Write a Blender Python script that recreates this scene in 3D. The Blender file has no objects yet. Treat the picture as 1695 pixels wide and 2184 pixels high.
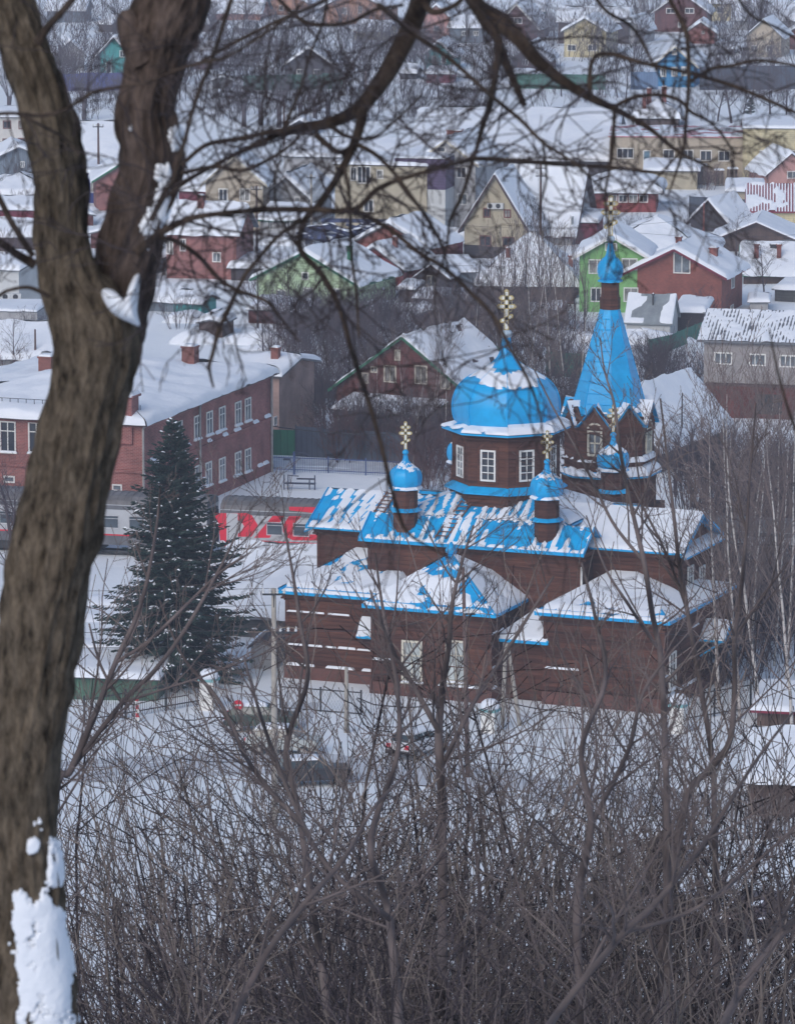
import bpy, math, random
from mathutils import Vector, Matrix, noise
R_ = math.radians
scn = bpy.context.scene
C = scn.collection
random.seed(7)

# ------------------------------------------------------------------ camera
F = 10500.0                  # focal length in picture units (picture is 1695 x 2184 units)
CX, CY = 847.5, 1092.0
CAMZ = 62.0
DEP = R_(10.05)
cam = bpy.data.cameras.new('camera')
camo = bpy.data.objects.new('camera', cam); C.objects.link(camo)
camo.location = (0, 0, CAMZ)
camo.rotation_euler = (math.pi/2 - DEP, 0, 0)
cam.sensor_fit = 'HORIZONTAL'; cam.sensor_width = 24.0; cam.lens = F/1695*24.0
cam.clip_start = 0.5; cam.clip_end = 12000
cam.dof.use_dof = True; cam.dof.focus_distance = 290; cam.dof.aperture_fstop = 14.0
scn.camera = camo
# ------------------------------------------------------------------ sky, sun, exposure
SUN_EL, SUN_AZ = R_(32), R_(205)        # azimuth clockwise from +Y
w = bpy.data.worlds.new('World'); scn.world = w; w.use_nodes = True
nt = w.node_tree; bg = nt.nodes['Background']
sky = nt.nodes.new('ShaderNodeTexSky'); sky.sky_type = 'NISHITA'; sky.sun_disc = False
sky.sun_elevation = SUN_EL; sky.sun_rotation = SUN_AZ; sky.air_density = 1.0; sky.dust_density = 1.6; sky.ozone_density = 1.5
nt.links.new(sky.outputs[0], bg.inputs[0]); bg.inputs[1].default_value = 0.11
sl = bpy.data.lights.new('sun', 'SUN'); sl.energy = 0.85; sl.angle = R_(40); sl.color = (1.0, .975, .95)
so = bpy.data.objects.new('sun', sl); C.objects.link(so)
sd = Vector((math.sin(SUN_AZ)*math.cos(SUN_EL), math.cos(SUN_AZ)*math.cos(SUN_EL), math.sin(SUN_EL)))
so.rotation_euler = (-sd).to_track_quat('-Z', 'Y').to_euler(); so.location = (0, 100, 200)
scn.view_settings.view_transform = 'Standard'; scn.view_settings.look = 'None'
scn.view_settings.exposure = 0.46; scn.view_settings.gamma = 1.0
scn.view_settings.use_curve_mapping = False
scn.render.engine = 'CYCLES'
scn.cycles.use_denoising = True
scn.cycles.max_bounces = 5; scn.cycles.diffuse_bounces = 2; scn.cycles.glossy_bounces = 2
scn.cycles.transmission_bounces = 2; scn.cycles.volume_bounces = 1; scn.cycles.transparent_max_bounces = 6
scn.cycles.caustics_reflective = False; scn.cycles.caustics_refractive = False
scn.cycles.use_adaptive_sampling = True; scn.cycles.adaptive_threshold = 0.02

# ------------------------------------------------------------------ picture <-> place
cR = Vector((1, 0, 0)); cF = Vector((0, math.cos(DEP), -math.sin(DEP))); cU = Vector((0, math.sin(DEP), math.cos(DEP)))
CAM = Vector((0, 0, CAMZ))
def ray(x, y): return cF + cR*((x-CX)/F) + cU*((CY-y)/F)
def gp(x, y, z=0.0):
    d = ray(x, y); return CAM + d*((z-CAMZ)/d.z)
def at(x, y, Y):
    d = ray(x, y); return CAM + d*(Y/d.y)
def px(p):
    v = Vector(p)-CAM; k = v.dot(cF); return (CX+F*v.dot(cR)/k, CY-F*v.dot(cU)/k)
def scl(p): return F/(Vector(p)-CAM).dot(cF)
def zp(p, y):                      # height above p at which the picture row is y
    v = Vector((p[0], p[1], 0))-CAM; t = (CY-y)/F
    # (v+z k).cU = t (v+z k).cF
    return (t*v.dot(cF)-v.dot(cU))/(cU.z-t*cF.z)
def on_plane(x, y, p0, n):
    d = ray(x, y); return CAM + d*((Vector(p0)-CAM).dot(n)/d.dot(n))

HP = [(-4000, 70), (-60, 66), (0, 60.3), (14, 55), (50, 44), (90, 29), (150, 9), (190, .6), (215, 0), (9000, 0)]
def hill(y):
    for (a, za), (b, zb) in zip(HP, HP[1:]):
        if y <= b:
            t = max(0, (y-a)/(b-a)); return za+(zb-za)*t
    return 0
def terrain(x, y):
    z = hill(y)
    if y < 215: z += .5*noise.noise((x*.06, y*.06, 3))*min(1, max(0, (y-20)/30))
    else:
        z += .16*noise.noise((x*.05, y*.03, 1)) + .07*noise.noise((x*.31, y*.22, 5)) - .05
        if y > 900: z += (y-900)*.03
    return z

# ------------------------------------------------------------------ materials
MC = {}
def nodes(name):
    m = bpy.data.materials.new(name); m.use_nodes = True
    t = m.node_tree; return m, t, t.nodes['Principled BSDF']
def lk(t, a, b): t.links.new(a, b)
def mathn(t, op, a, b=None):
    n = t.nodes.new('ShaderNodeMath'); n.operation = op
    for i, v in enumerate((a, b)):
        if v is None: continue
        if isinstance(v, (int, float)): n.inputs[i].default_value = v
        else: lk(t, v, n.inputs[i])
    return n.outputs[0]
def noise_n(t, vec, scale, detail=4, rough=.6):
    n = t.nodes.new('ShaderNodeTexNoise'); n.inputs['Scale'].default_value = scale
    n.inputs['Detail'].default_value = detail; n.inputs['Roughness'].default_value = rough
    if vec is not None: lk(t, vec, n.inputs['Vector'])
    return n.outputs[0]
def ramp2(t, f, c0, c1, p0=.3, p1=.7):
    r = t.nodes.new('ShaderNodeValToRGB'); lk(t, f, r.inputs[0])
    r.color_ramp.elements[0].position = p0; r.color_ramp.elements[1].position = p1
    r.color_ramp.elements[0].color = (*c0, 1); r.color_ramp.elements[1].color = (*c1, 1)
    return r.outputs[0]
def objco(t, scale=(1, 1, 1)):
    tc = t.nodes.new('ShaderNodeTexCoord'); mp = t.nodes.new('ShaderNodeMapping')
    mp.inputs['Scale'].default_value = scale; lk(t, tc.outputs['Object'], mp.inputs[0]); return mp.outputs[0]
def bump(t, b, h, strength, dist=.05):
    n = t.nodes.new('ShaderNodeBump'); n.inputs['Strength'].default_value = strength; n.inputs['Distance'].default_value = dist
    lk(t, h, n.inputs['Height']); lk(t, n.outputs[0], b.inputs['Normal'])
def M(name, col, rough=.8, var=.25, scale=2.0, stretch=(1, 1, 1), bmp=0, spec=.3, metal=0):
    """a plain surface with uneven tone and a little relief"""
    if name in MC: return MC[name]
    m, t, b = nodes(name); v = objco(t, stretch)
    f = noise_n(t, v, scale)
    c0 = tuple(c*(1-var) for c in col); c1 = tuple(min(1, c*(1+var)) for c in col)
    st = t.nodes.new('ShaderNodeMix'); st.data_type = 'RGBA'; st.blend_type = 'MULTIPLY'; st.inputs[0].default_value = min(1, var*3)
    lk(t, ramp2(t, f, c0, c1), st.inputs[6]); lk(t, ramp2(t, noise_n(t, v, scale*.45, 6, .7), (.62, .60, .60), (1.1, 1.08, 1.06), .3, .6), st.inputs[7])
    lk(t, st.outputs[2], b.inputs['Base Color'])
    b.inputs['Roughness'].default_value = rough; b.inputs['Specular IOR Level'].default_value = spec
    b.inputs['Metallic'].default_value = metal
    if bmp: bump(t, b, noise_n(t, v, scale*6), bmp)
    MC[name] = m; return m
def siding(name, col, pitch=.2, var=.15, vertical=False, rough=.7, strength=.6):
    """boards or sheet ribs: lines of relief over an uneven painted tone"""
    if name in MC: return MC[name]
    m, t, b = nodes(name); v = objco(t)
    s = t.nodes.new('ShaderNodeSeparateXYZ'); lk(t, v, s.inputs[0])
    c = mathn(t, 'ADD', s.outputs[0], s.outputs[1]) if vertical else s.outputs[2]
    fr = mathn(t, 'FRACT', mathn(t, 'DIVIDE', c, pitch))
    f = noise_n(t, v, 1.3)
    c0 = tuple(x*(1-var) for x in col); c1 = tuple(min(1, x*(1+var)) for x in col)
    st = t.nodes.new('ShaderNodeMix'); st.data_type = 'RGBA'; st.blend_type = 'MULTIPLY'; st.inputs[0].default_value = 1
    lk(t, ramp2(t, f, c0, c1), st.inputs[6]); lk(t, ramp2(t, noise_n(t, objco(t, (1.2, 1.2, .35)), 1.1, 6, .7), (.55, .54, .55), (1.12, 1.1, 1.08), .28, .6), st.inputs[7])
    ln = t.nodes.new('ShaderNodeMix'); ln.data_type = 'RGBA'; ln.blend_type = 'MULTIPLY'; ln.inputs[0].default_value = 1; lk(t, st.outputs[2], ln.inputs[6]); lk(t, ramp2(t, fr, (.45, .45, .45), (1, 1, 1), .04, .16), ln.inputs[7])
    lk(t, ln.outputs[2], b.inputs['Base Color'])
    b.inputs['Roughness'].default_value = rough; b.inputs['Specular IOR Level'].default_value = .25
    bump(t, b, mathn(t, 'POWER', fr, .5), strength, .04)
    MC[name] = m; return m
def brick(name, c1, c2, mortar, s=1.0, sooty=.35):
    if name in MC: return MC[name]
    m, t, b = nodes(name); v = objco(t)
    s_ = t.nodes.new('ShaderNodeSeparateXYZ'); lk(t, v, s_.inputs[0])
    cb = t.nodes.new('ShaderNodeCombineXYZ'); lk(t, mathn(t, 'ADD', s_.outputs[0], s_.outputs[1]), cb.inputs[0]); lk(t, s_.outputs[2], cb.inputs[1])
    br = t.nodes.new('ShaderNodeTexBrick'); lk(t, cb.outputs[0], br.inputs[0])
    br.inputs['Color1'].default_value = (*c1, 1); br.inputs['Color2'].default_value = (*c2, 1); br.inputs['Mortar'].default_value = (*mortar, 1)
    br.inputs['Scale'].default_value = 2.2/s; br.inputs['Mortar Size'].default_value = .012; br.inputs['Row Height'].default_value = .18
    mx = t.nodes.new('ShaderNodeMix'); mx.data_type = 'RGBA'; mx.blend_type = 'MULTIPLY'; mx.inputs[0].default_value = 1
    lk(t, br.outputs[0], mx.inputs[6]); lk(t, ramp2(t, noise_n(t, v, .6, 6), (1-sooty,)*3, (1.1, 1.05, 1.05)), mx.inputs[7])
    lk(t, mx.outputs[2], b.inputs['Base Color']); b.inputs['Roughness'].default_value = .85; b.inputs['Specular IOR Level'].default_value = .2
    bump(t, b, br.outputs[1], -.4, .02)
    MC[name] = m; return m

def snow_mat():
    m, t, b = nodes('snow'); v = objco(t)
    f = noise_n(t, v, .7, 5)
    lk(t, ramp2(t, f, (.77, .80, .86), (.86, .88, .92)), b.inputs['Base Color'])
    b.inputs['Roughness'].default_value = .75; b.inputs['Specular IOR Level'].default_value = .15
    h = mathn(t, 'ADD', noise_n(t, v, 1.2, 6), mathn(t, 'MULTIPLY', noise_n(t, v, 9, 3), .15))
    bump(t, b, h, .35, .25); MC['snow'] = m; return m
SNOW = snow_mat()
def ground_mat():
    m, t, b = nodes('snow_ground'); v = objco(t)
    f = noise_n(t, v, .05, 6, .65); g = noise_n(t, v, .8, 6, .7)
    mx = t.nodes.new('ShaderNodeMix'); mx.data_type = 'RGBA'; mx.inputs[0].default_value = .5
    lk(t, ramp2(t, f, (.80, .83, .87), (.90, .92, .94)), mx.inputs[6]); lk(t, ramp2(t, g, (.79, .82, .86), (.90, .92, .94), .2, .5), mx.inputs[7])
    lk(t, mx.outputs[2], b.inputs['Base Color']); b.inputs['Roughness'].default_value = .8; b.inputs['Specular IOR Level'].default_value = .15
    bump(t, b, mathn(t, 'ADD', g, mathn(t, 'MULTIPLY', noise_n(t, v, .25, 4), 2)), .25, .3); return m
def blue_mat():
    m, t, b = nodes('blue_sheet_metal'); v = objco(t)
    lk(t, ramp2(t, noise_n(t, v, 1.1, 6, .65), (.002, .28, .60), (.006, .43, .82)), b.inputs['Base Color'])
    b.inputs['Roughness'].default_value = .33; b.inputs['Specular IOR Level'].default_value = .4
    bump(t, b, noise_n(t, v, 2.2, 3), .25, .03); MC['blue'] = m; return m
BLUE = blue_mat()
def plank_mat():
    m, t, b = nodes('dark_plank'); v = objco(t, (.16, .16, 4.2)); v2 = objco(t)
    f = noise_n(t, v, 1.1, 5, .75); g = noise_n(t, v2, .35, 4)
    mx = t.nodes.new('ShaderNodeMix'); mx.data_type = 'RGBA'
    lk(t, ramp2(t, g, (0, 0, 0), (1, 1, 1), .35, .65), mx.inputs[0])
    lk(t, ramp2(t, f, (.026, .013, .012), (.110, .048, .036)), mx.inputs[6]); lk(t, ramp2(t, f, (.040, .018, .014), (.185, .075, .048)), mx.inputs[7])
    lk(t, mx.outputs[2], b.inputs['Base Color']); b.inputs['Roughness'].default_value = .8; b.inputs['Specular IOR Level'].default_value = .2
    bump(t, b, f, .5, .02); MC['plank'] = m; return m
PLANK = plank_mat()
def bark_mat(name, c0, c1, sc=9, st=(1, 1, .22), strength=.9):
    m, t, b = nodes(name); v = objco(t, st)
    f = noise_n(t, v, sc, 8, .7); g = noise_n(t, objco(t), 1.6, 4)
    mx = t.nodes.new('ShaderNodeMix'); mx.data_type = 'RGBA'; mx.blend_type = 'MULTIPLY'; mx.inputs[0].default_value = .8
    lk(t, ramp2(t, f, c0, c1, .32, .68), mx.inputs[6]); lk(t, ramp2(t, g, (.62, .60, .58), (1.15, 1.05, .95)), mx.inputs[7])
    lk(t, mx.outputs[2], b.inputs['Base Color']); b.inputs['Roughness'].default_value = .9; b.inputs['Specular IOR Level'].default_value = .12
    bump(t, b, f, strength, .02); MC[name] = m; return m
BARK = bark_mat('bark', (.018, .015, .012), (.225, .188, .148), 34, (1, 1, .36), 1.0)
LIMB = bark_mat('limb_bark', (.026, .020, .019), (.115, .090, .076), 25, (1, 1, .5))
TWIG = M('twig_bark', (.145, .121, .120), .9, .35, 1.2, spec=.1)
TWIGD = M('dark_twig_bark', (.062, .051, .053), .9, .3, 4, spec=.1)
FARTWIG = M('far_twig_bark', (.085, .068, .078), .9, .25, .3, spec=.1)
def birch_mat():
    m, t, b = nodes('birch_bark'); v = objco(t, (1, 1, 3))
    lk(t, ramp2(t, noise_n(t, v, 1.5, 5, .7), (.07, .06, .055), (.50, .46, .43), .36, .5), b.inputs['Base Color'])
    b.inputs['Roughness'].default_value = .8; MC['birch'] = m; return m
BIRCH = birch_mat()
GLASS = M('dark_window_glass', (.035, .042, .055), .12, .4, .8, spec=.6)
GLASSB = M('pale_curtained_glass', (.16, .19, .22), .15, .5, .9, spec=.6)
WHITE = M('white_paint', (.74, .73, .70), .55, .08, 2)
CREAM = M('cream_paint', (.62, .58, .48), .6, .12, 2)
GOLD = M('gold_leaf', (.62, .47, .16), .35, .2, 6, spec=.6, metal=.6)
PEARL = M('pearl_panel', (.72, .73, .68), .3, .15, 5, spec=.5)
DARK = M('dark_iron', (.035, .037, .042), .6, .3, 5)
CONC = M('concrete', (.33, .32, .31), .9, .18, 3, bmp=.2)

# ------------------------------------------------------------------ meshes and objects
class MB:
    def __init__(s): s.v = []; s.f = []
    def add(s, vs, fs):
        o = len(s.v); s.v += [tuple(v) for v in vs]; s.f += [tuple(i+o for i in f) for f in fs]; return s
    def box(s, a, b):
        (x0, y0, z0), (x1, y1, z1) = a, b
        return s.add([(x0, y0, z0), (x1, y0, z0), (x1, y1, z0), (x0, y1, z0), (x0, y0, z1), (x1, y0, z1), (x1, y1, z1), (x0, y1, z1)],
                     [(0, 3, 2, 1), (4, 5, 6, 7), (0, 1, 5, 4), (1, 2, 6, 5), (2, 3, 7, 6), (3, 0, 4, 7)])
    def hexa(s, lo, hi):              # two loops of equal length, joined
        n = len(lo)
        return s.add(list(lo)+list(hi), [tuple(range(n))[::-1], tuple(range(n, 2*n))] + [(i, (i+1) % n, n+(i+1) % n, n+i) for i in range(n)])
    def prism(s, poly, d):            # planar polygon pushed along vector d
        d = Vector(d); return s.hexa([Vector(p) for p in poly], [Vector(p)+d for p in poly])
    def slab(s, poly, t):             # roof sheet, thickness t downwards
        return s.hexa([Vector(p)-Vector((0, 0, t)) for p in poly], [Vector(p) for p in poly])
    def bar(s, a, b, w, h=None, up=(0, 0, 1)):
        a, b = Vector(a), Vector(b); d = (b-a)
        if d.length < 1e-6: return s
        d.normalize(); u = Vector(up)
        if abs(d.dot(u)) > .98: u = Vector((0, 1, 0))
        r = d.cross(u).normalized(); u = r.cross(d); h = h or w
        q = [r*(-w/2)+u*(-h/2), r*(w/2)+u*(-h/2), r*(w/2)+u*(h/2), r*(-w/2)+u*(h/2)]
        return s.hexa([a+k for k in q], [b+k for k in q])
    def tube(s, pts, rad, n=6, cap=True):
        o = len(s.v); m = len(pts); u = None
        for i, p in enumerate(pts):
            t = (pts[min(i+1, m-1)]-pts[max(i-1, 0)])
            t = t.normalized() if t.length > 1e-9 else Vector((0, 0, 1))
            if u is None:
                u = t.cross(Vector((0, 1, 0)) if abs(t.y) < .9 else Vector((1, 0, 0))).normalized()
            else:
                u = (u-t*u.dot(t))
                u = u.normalized() if u.length > 1e-6 else t.orthogonal().normalized()
            w_ = t.cross(u); r = rad[i]
            for k in range(n):
                a = 2*math.pi*k/n; q = p+u*(r*math.cos(a))+w_*(r*math.sin(a)); s.v.append((q.x, q.y, q.z))
        for i in range(m-1):
            for k in range(n):
                k2 = (k+1) % n; s.f.append((o+i*n+k, o+i*n+k2, o+(i+1)*n+k2, o+(i+1)*n+k))
        if cap:
            s.f.append(tuple(range(o, o+n))[::-1]); s.f.append(tuple(range(o+(m-1)*n, o+m*n)))
        return s
    def lathe(s, prof, n=32, ph=0.0, c=(0, 0), mod=None):
        o = len(s.v)
        for r, z in prof:
            for k in range(n):
                a = 2*math.pi*k/n+ph; q = r*(mod(a) if mod else 1); s.v.append((c[0]+q*math.cos(a), c[1]+q*math.sin(a), z))
        for i in range(len(prof)-1):
            for k in range(n):
                k2 = (k+1) % n; s.f.append((o+i*n+k, o+i*n+k2, o+(i+1)*n+k2, o+(i+1)*n+k))
        s.f.append(tuple(range(o, o+n))[::-1]); s.f.append(tuple(range(o+(len(prof)-1)*n, o+len(prof)*n)))
        return s
    def mesh(s, name, mat, smooth=False):
        me = bpy.data.meshes.new(name); me.from_pydata(s.v, [], s.f)
        if smooth: me.polygons.foreach_set('use_smooth', [True]*len(me.polygons))
        me.materials.append(mat); me.update(); return me
def ob(name, mesh, parent=None, loc=None, rz=None, mat=None, smooth=False):
    if isinstance(mesh, MB): mesh = mesh.mesh(name, mat, smooth)
    o = bpy.data.objects.new(name, mesh); C.objects.link(o)
    if parent: o.parent = parent
    if loc is not None: o.location = loc
    if rz: o.rotation_euler = (0, 0, rz)
    return o
def tag(o, label=None, cat=None, group=None, kind=None):
    if label: o['label'] = label
    if cat: o['category'] = cat
    if group: o['group'] = group
    if kind: o['kind'] = kind
    return o
def thing(name, label, cat, loc=(0, 0, 0), rz=0, group=None):
    o = ob(name, None, None, loc, rz); o.empty_display_size = .5
    return tag(o, label, cat, group)
def copy_tree(o, parent=None):
    c = o.copy(); C.objects.link(c); c.parent = parent
    for ch in list(o.children): copy_tree(ch, c)
    return c

# snow lying on a four-cornered slope A B C D (A-B eave, D-C ridge); mask(u, v, p) in 0..1 says where it lies
SEED = [0]
def sp_levels(L, t, a, b, cell):
    n = max(2, int(L/cell)); e = min(.45, t*1.1/L)
    mid = [e+(1-2*e)*i/n for i in range(n+1)]
    lo = [0, e*.25, e*.6] if a else [0]; hi = [1-e*.6, 1-e*.25, 1] if b else [1]
    return sorted(set(lo+mid+hi))
def snow_patch(mb, A, B, Cc, D, t=.3, cell=.5, taper=(1, 1, 0, 1), mask=None, rough=.3, lift=.0, over=.0, eps=.03):
    A, B, Cc, D = map(Vector, (A, B, Cc, D)); SEED[0] += 7.3; sd_ = SEED[0]
    if over: 
        k = (A-D); A = A+k.normalized()*over if k.length > 0 else A; k = (B-Cc); B = B+k.normalized()*over if k.length > 0 else B
    U = max((B-A).length, (Cc-D).length); V = max((D-A).length, (Cc-B).length)
    if U < .05 or V < .05: return mb
    us = sp_levels(U, t, taper[3], taper[1], cell); vs = sp_levels(V, t, taper[0], taper[2], cell)
    o = len(mb.v); nu = len(us); H = []
    prof = lambda x: math.sqrt(max(0, 1-(1-min(1, x))**2))
    for v in vs:
        for u in us:
            p = (A*(1-u)+B*u)*(1-v)+(D*(1-u)+Cc*u)*v
            if not mask and taper[0] and V > 1.5:
                e_ = (1-v)**10; sl = (A-D).normalized() if (A-D).length > .01 else (B-Cc).normalized()
                p = p+sl*(e_*(.10+.22*noise.noise((p.x*.8+sd_, p.y*.8, 1))))-Vector((0, 0, e_*.05))
            k = 1.0
            if taper[0]: k = min(k, prof(v*V/(t*1.1)))
            if taper[2]: k = min(k, prof((1-v)*V/(t*1.1)))
            if taper[3]: k = min(k, prof(u*U/(t*1.1)))
            if taper[1]: k = min(k, prof((1-u)*U/(t*1.1)))
            nz = noise.noise((p.x*.45+sd_, p.y*.45, p.z*.3))+.5*noise.noise((p.x*1.3, p.y*1.3+sd_, p.z))
            h = t*k*(1+rough*nz)
            if mask:
                m_ = mask(u, v, p); h = t*k*m_*(1+.4*rough*nz)-eps
            H.append(h); mb.v.append((p.x, p.y, p.z+h+lift))
    for j in range(len(vs)-1):
        for i in range(nu-1):
            q = (j*nu+i, j*nu+i+1, (j+1)*nu+i+1, (j+1)*nu+i)
            if mask and max(H[k] for k in q) < 0: continue
            mb.f.append(tuple(o+k for k in q))
    return mb
def sstep(a, b, x):
    x = max(0, min(1, (x-a)/(b-a))); return x*x*(3-2*x)
# ------------------------------------------------------------------ ground
def build_ground():
    xs = sorted(set([-4000, -2500, -1500, -900, -500, -300, -200, -150] + [-120+i*2.5 for i in range(97)] + [150, 200, 300, 500, 900, 1500, 2500, 4000]))
    ys = sorted(set([-3800, -2000, -900, -400, -150, -60, -20] + [i*5 for i in range(42)] + [210+i*2.0 for i in range(75)] + [360+i*6 for i in range(95)] + [940+i*30 for i in range(12)] + [1400, 1700, 2200, 3000, 4000, 4500]))
    mb = MB(); n = len(xs)
    for y in ys:
        for x in xs: mb.v.append((x, y, terrain(x, y)))
    for j in range(len(ys)-1):
        for i in range(n-1): mb.f.append((j*n+i, j*n+i+1, (j+1)*n+i+1, (j+1)*n+i))
    tag(ob('ground', mb, mat=ground_mat(), smooth=True), kind='structure')
build_ground()

# ------------------------------------------------------------------ windows (shared meshes)
WC = {}
def window(parent, c, n, w, h, nx=2, ny=1, frame=None, glass=None, fw=.09, mw=.05, deep=.07, sill=0, name='window', topsplit=0, panes=True, arch=0):
    frame = frame or WHITE; glass = glass or GLASS
    key = (round(w, 2), round(h, 2), nx, ny, frame.name, glass.name, fw, mw, sill, topsplit, panes, arch, deep)
    if key not in WC:
        f = MB(); a, b = -w/2, w/2; lo, hi = -h/2, h/2
        f.box((a, -deep, lo), (a+fw, 0, hi)); f.box((b-fw, -deep, lo), (b, 0, hi))
        f.box((a+fw, -deep, lo), (b-fw, 0, lo+fw)); f.box((a+fw, -deep, hi-fw), (b-fw, 0, hi))
        zs = [lo+fw, hi-fw]
        if topsplit: zs = [lo+fw, hi-fw-(h-2*fw)*topsplit, hi-fw]
        else: zs = [lo+fw+(h-2*fw)*i/ny for i in range(ny+1)]
        for z in zs[1:-1]: f.box((a+fw, -deep*.85, z-mw/2), (b-fw, 0, z+mw/2))
        xs = [a+fw+(w-2*fw)*i/nx for i in range(nx+1)]
        for x in xs[1:-1]: f.box((x-mw/2, -deep*.80, lo+fw), (x+mw/2, 0, hi-fw))
        if arch:
            pts = [(b*math.cos(t), hi+arch*math.sin(t)) for t in [math.pi*i/8 for i in range(9)]]
            for (x0, z0), (x1, z1) in zip(pts, pts[1:]): f.bar((x0*.95, -deep/2, z0), (x1*.95, -deep/2, z1), deep, fw, up=(0, 0, 1))
        if sill:
            f.box((a-.08, -deep-.10, lo-.07), (b+.08, 0, lo-.005))
        fm = f.mesh('window_frame', frame); pm = []
        if panes:
            for i in range(len(xs)-1):
                for j in range(len(zs)-1):
                    pm.append(MB().box((xs[i]+mw*.4, -.025, zs[j]+mw*.4), (xs[i+1]-mw*.4, 0, zs[j+1]-mw*.4)).mesh('pane', glass))
            if arch:
                q = MB(); pl = [(.88*b*math.cos(t), -.025, hi+.85*arch*math.sin(t)) for t in [math.pi*i/8 for i in range(9)]]
                q.prism(pl, (0, .025, 0)); pm.append(q.mesh('pane', glass))
        else:
            pm.append(MB().box((a+fw*.5, -.025, lo+fw*.5), (b-fw*.5, 0, hi-fw*.5)).mesh('pane', glass))
        sm = None
        if sill:
            q = MB(); snow_patch(q, (a-.08, -deep-.10, lo-.01), (b+.08, -deep-.10, lo-.01), (b+.08, -.0, lo-.01), (a-.08, -.0, lo-.01), .12, .2, (1, 1, 0, 1))
            sm = q.mesh('sill_snow', SNOW, True)
        WC[key] = (fm, pm, sm)
    fm, pm, sm = WC[key]
    n = Vector(n).normalized(); rz = math.atan2(n.x, -n.y)
    o = ob(name, fm, parent, Vector(c)+n*.004, rz)
    for m in pm: ob('pane', m, o)
    if sm: ob('sill_snow', sm, o)
    return o

# ------------------------------------------------------------------ the wooden church
CH = gp(1077, 1420); CHY = R_(-22)
church = thing('wooden_church', 'dark brown wooden church with blue sheet metal roofs, domes and gilded crosses', 'church', CH, CHY)
Rm = Matrix.Rotation(CHY, 4, 'Z')
def W_(u, v, z=0): return CH + Rm @ Vector((u, v, z))
def cz(u, v, y): p = W_(u, v); return zp(p, y)
def planks(mb, p0, p1, z0, z1, pitch=.25, th=.075, gable=None):
    """overlapping boards along a wall from p0 to p1; outside is to the right of p0->p1"""
    p0, p1 = Vector((*p0, 0)), Vector((*p1, 0)); d = (p1-p0); L = d.length; d.normalize(); n = Vector((d.y, -d.x, 0))
    z = z0
    while z < z1-.03:
        zt = min(z+pitch-.035, z1); a, b = 0, L
        if gable:
            g0, gpk, gz = gable          # above g0 the wall narrows to the peak at gpk (0..1) and height gz
            if z > g0:
                k = (z-g0)/(gz-g0); a = L*gpk*k; b = L-(L*(1-gpk))*k
                if b-a < .15: break
        j = random.uniform(-.008, .008)
        q0, q1 = p0+d*a, p0+d*b
        lo = [q0, q1, q1+n*(th+j), q0+n*(th+j)]; hi = [q0, q1, q1+n*(th*.35+j), q0+n*(th*.35+j)]
        mb.hexa([k+Vector((0, 0, z)) for k in lo], [k+Vector((0, 0, zt)) for k in hi]); z += pitch
    return mb
def shell(mb, poly, z0, z1): return mb.hexa([(x, y, z0) for x, y in poly], [(x, y, z1) for x, y in poly])

def rect(u0, u1, v0, v1): return [(u0, v0), (u1, v0), (u1, v1), (u0, v1)]
def walled(name, poly, z0, z1, corner=.2):
    """a plank-clad block: core, boards, corner boards and a base board"""
    core = MB(); shell(core, poly, z0, z1); w_ = ob(name, core, church, mat=PLANK)
    b = MB(); n = len(poly)
    for i in range(n): planks(b, poly[i], poly[(i+1) % n], z0+.02, z1)
    tag(ob('plank_cladding', b, w_, mat=PLANK), kind='stuff')
    for (x, y) in poly:
        ob('corner_board', MB().box((x-corner/2, y-corner/2, z0), (x+corner/2, y+corner/2, z1-.01)), w_, mat=PLANK)
    return w_
zE = cz(0, -5.9, 1164)          # eave of the tall cross
WB = 8.35
walled('wall', rect(-11.1, -6.6, -3.0, 3.0), -.3, zE-.1)
walled('wall', rect(6.6, 12.1, -3.15, 3.15), -.3, zE-.1)
walled('wall', rect(-6.75, 6.75, -5.4, 5.4), -.3, zE-.05)
walled('wall', rect(-3.6, 3.6, 5.4, 15), -.3, 7.2)
ANX = [('l', -11.0, -4.3, -8.2, -2.9), ('c', -4.5, 3.0, -10.4, -5.3), ('r', 5.9, 13.3, -8.9, 2.6)]
for _, a, b, c, d in ANX: walled('annex_wall', rect(a, b, c, d), -.3, 5.25)
# brick plinth of the right annex
PLINTH = brick('plinth_brick', (.16, .055, .04), (.11, .04, .03), (.22, .2, .19), .8)
for _, a, b, c, d in ANX: ob('plinth', MB().box((a-.16, c-.16, -.4), (b+.16, d+.1, .75)), church, mat=PLINTH)
lg = MB()
for _, a, b, c, d in ANX:
    for z, ww in ((.76, .2), (2.0, .12), (4.05, .12)):
        lg.box((a-.05, c-ww, z), (b+.05, c-.055, z+.06))
        lg.box((b+.055, c-.0, z+.002), (b+ww, d-.0, z+.062))
ob('ledge', lg, church, mat=PLANK)
random.seed(11)
def ledge_snow(*a):
    q = MB(); snow_patch(q, *a); ob('ledge_snow', q, church, mat=SNOW, smooth=True)
for _, a, b, c, d in ANX:
    for z, ww in ((.83, .2), (2.07, .12), (4.12, .12)):
        x = a
        while x < b-.6:
            l = random.uniform(.7, 3.2); l = min(l, b-x)
            if random.random() < (.75 if a < -10 else .3): ledge_snow((x, c-ww, z-.01), (x+l, c-ww, z-.01), (x+l, c-.05, z-.01), (x, c-.05, z-.01), .15, .3, (1, 1, 0, 1))
            x += l+random.uniform(.05, .8)
        y = c
        while y < d-.6:
            l = min(random.uniform(.5, 2.2), d-y)
            if random.random() < .35: ledge_snow((b+ww, y, z-.01), (b+ww, y+l, z-.01), (b+.05, y+l, z-.01), (b+.05, y, z-.01), .14, .3, (1, 1, 0, 1))
            y += l+random.uniform(.1, 1)

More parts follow.
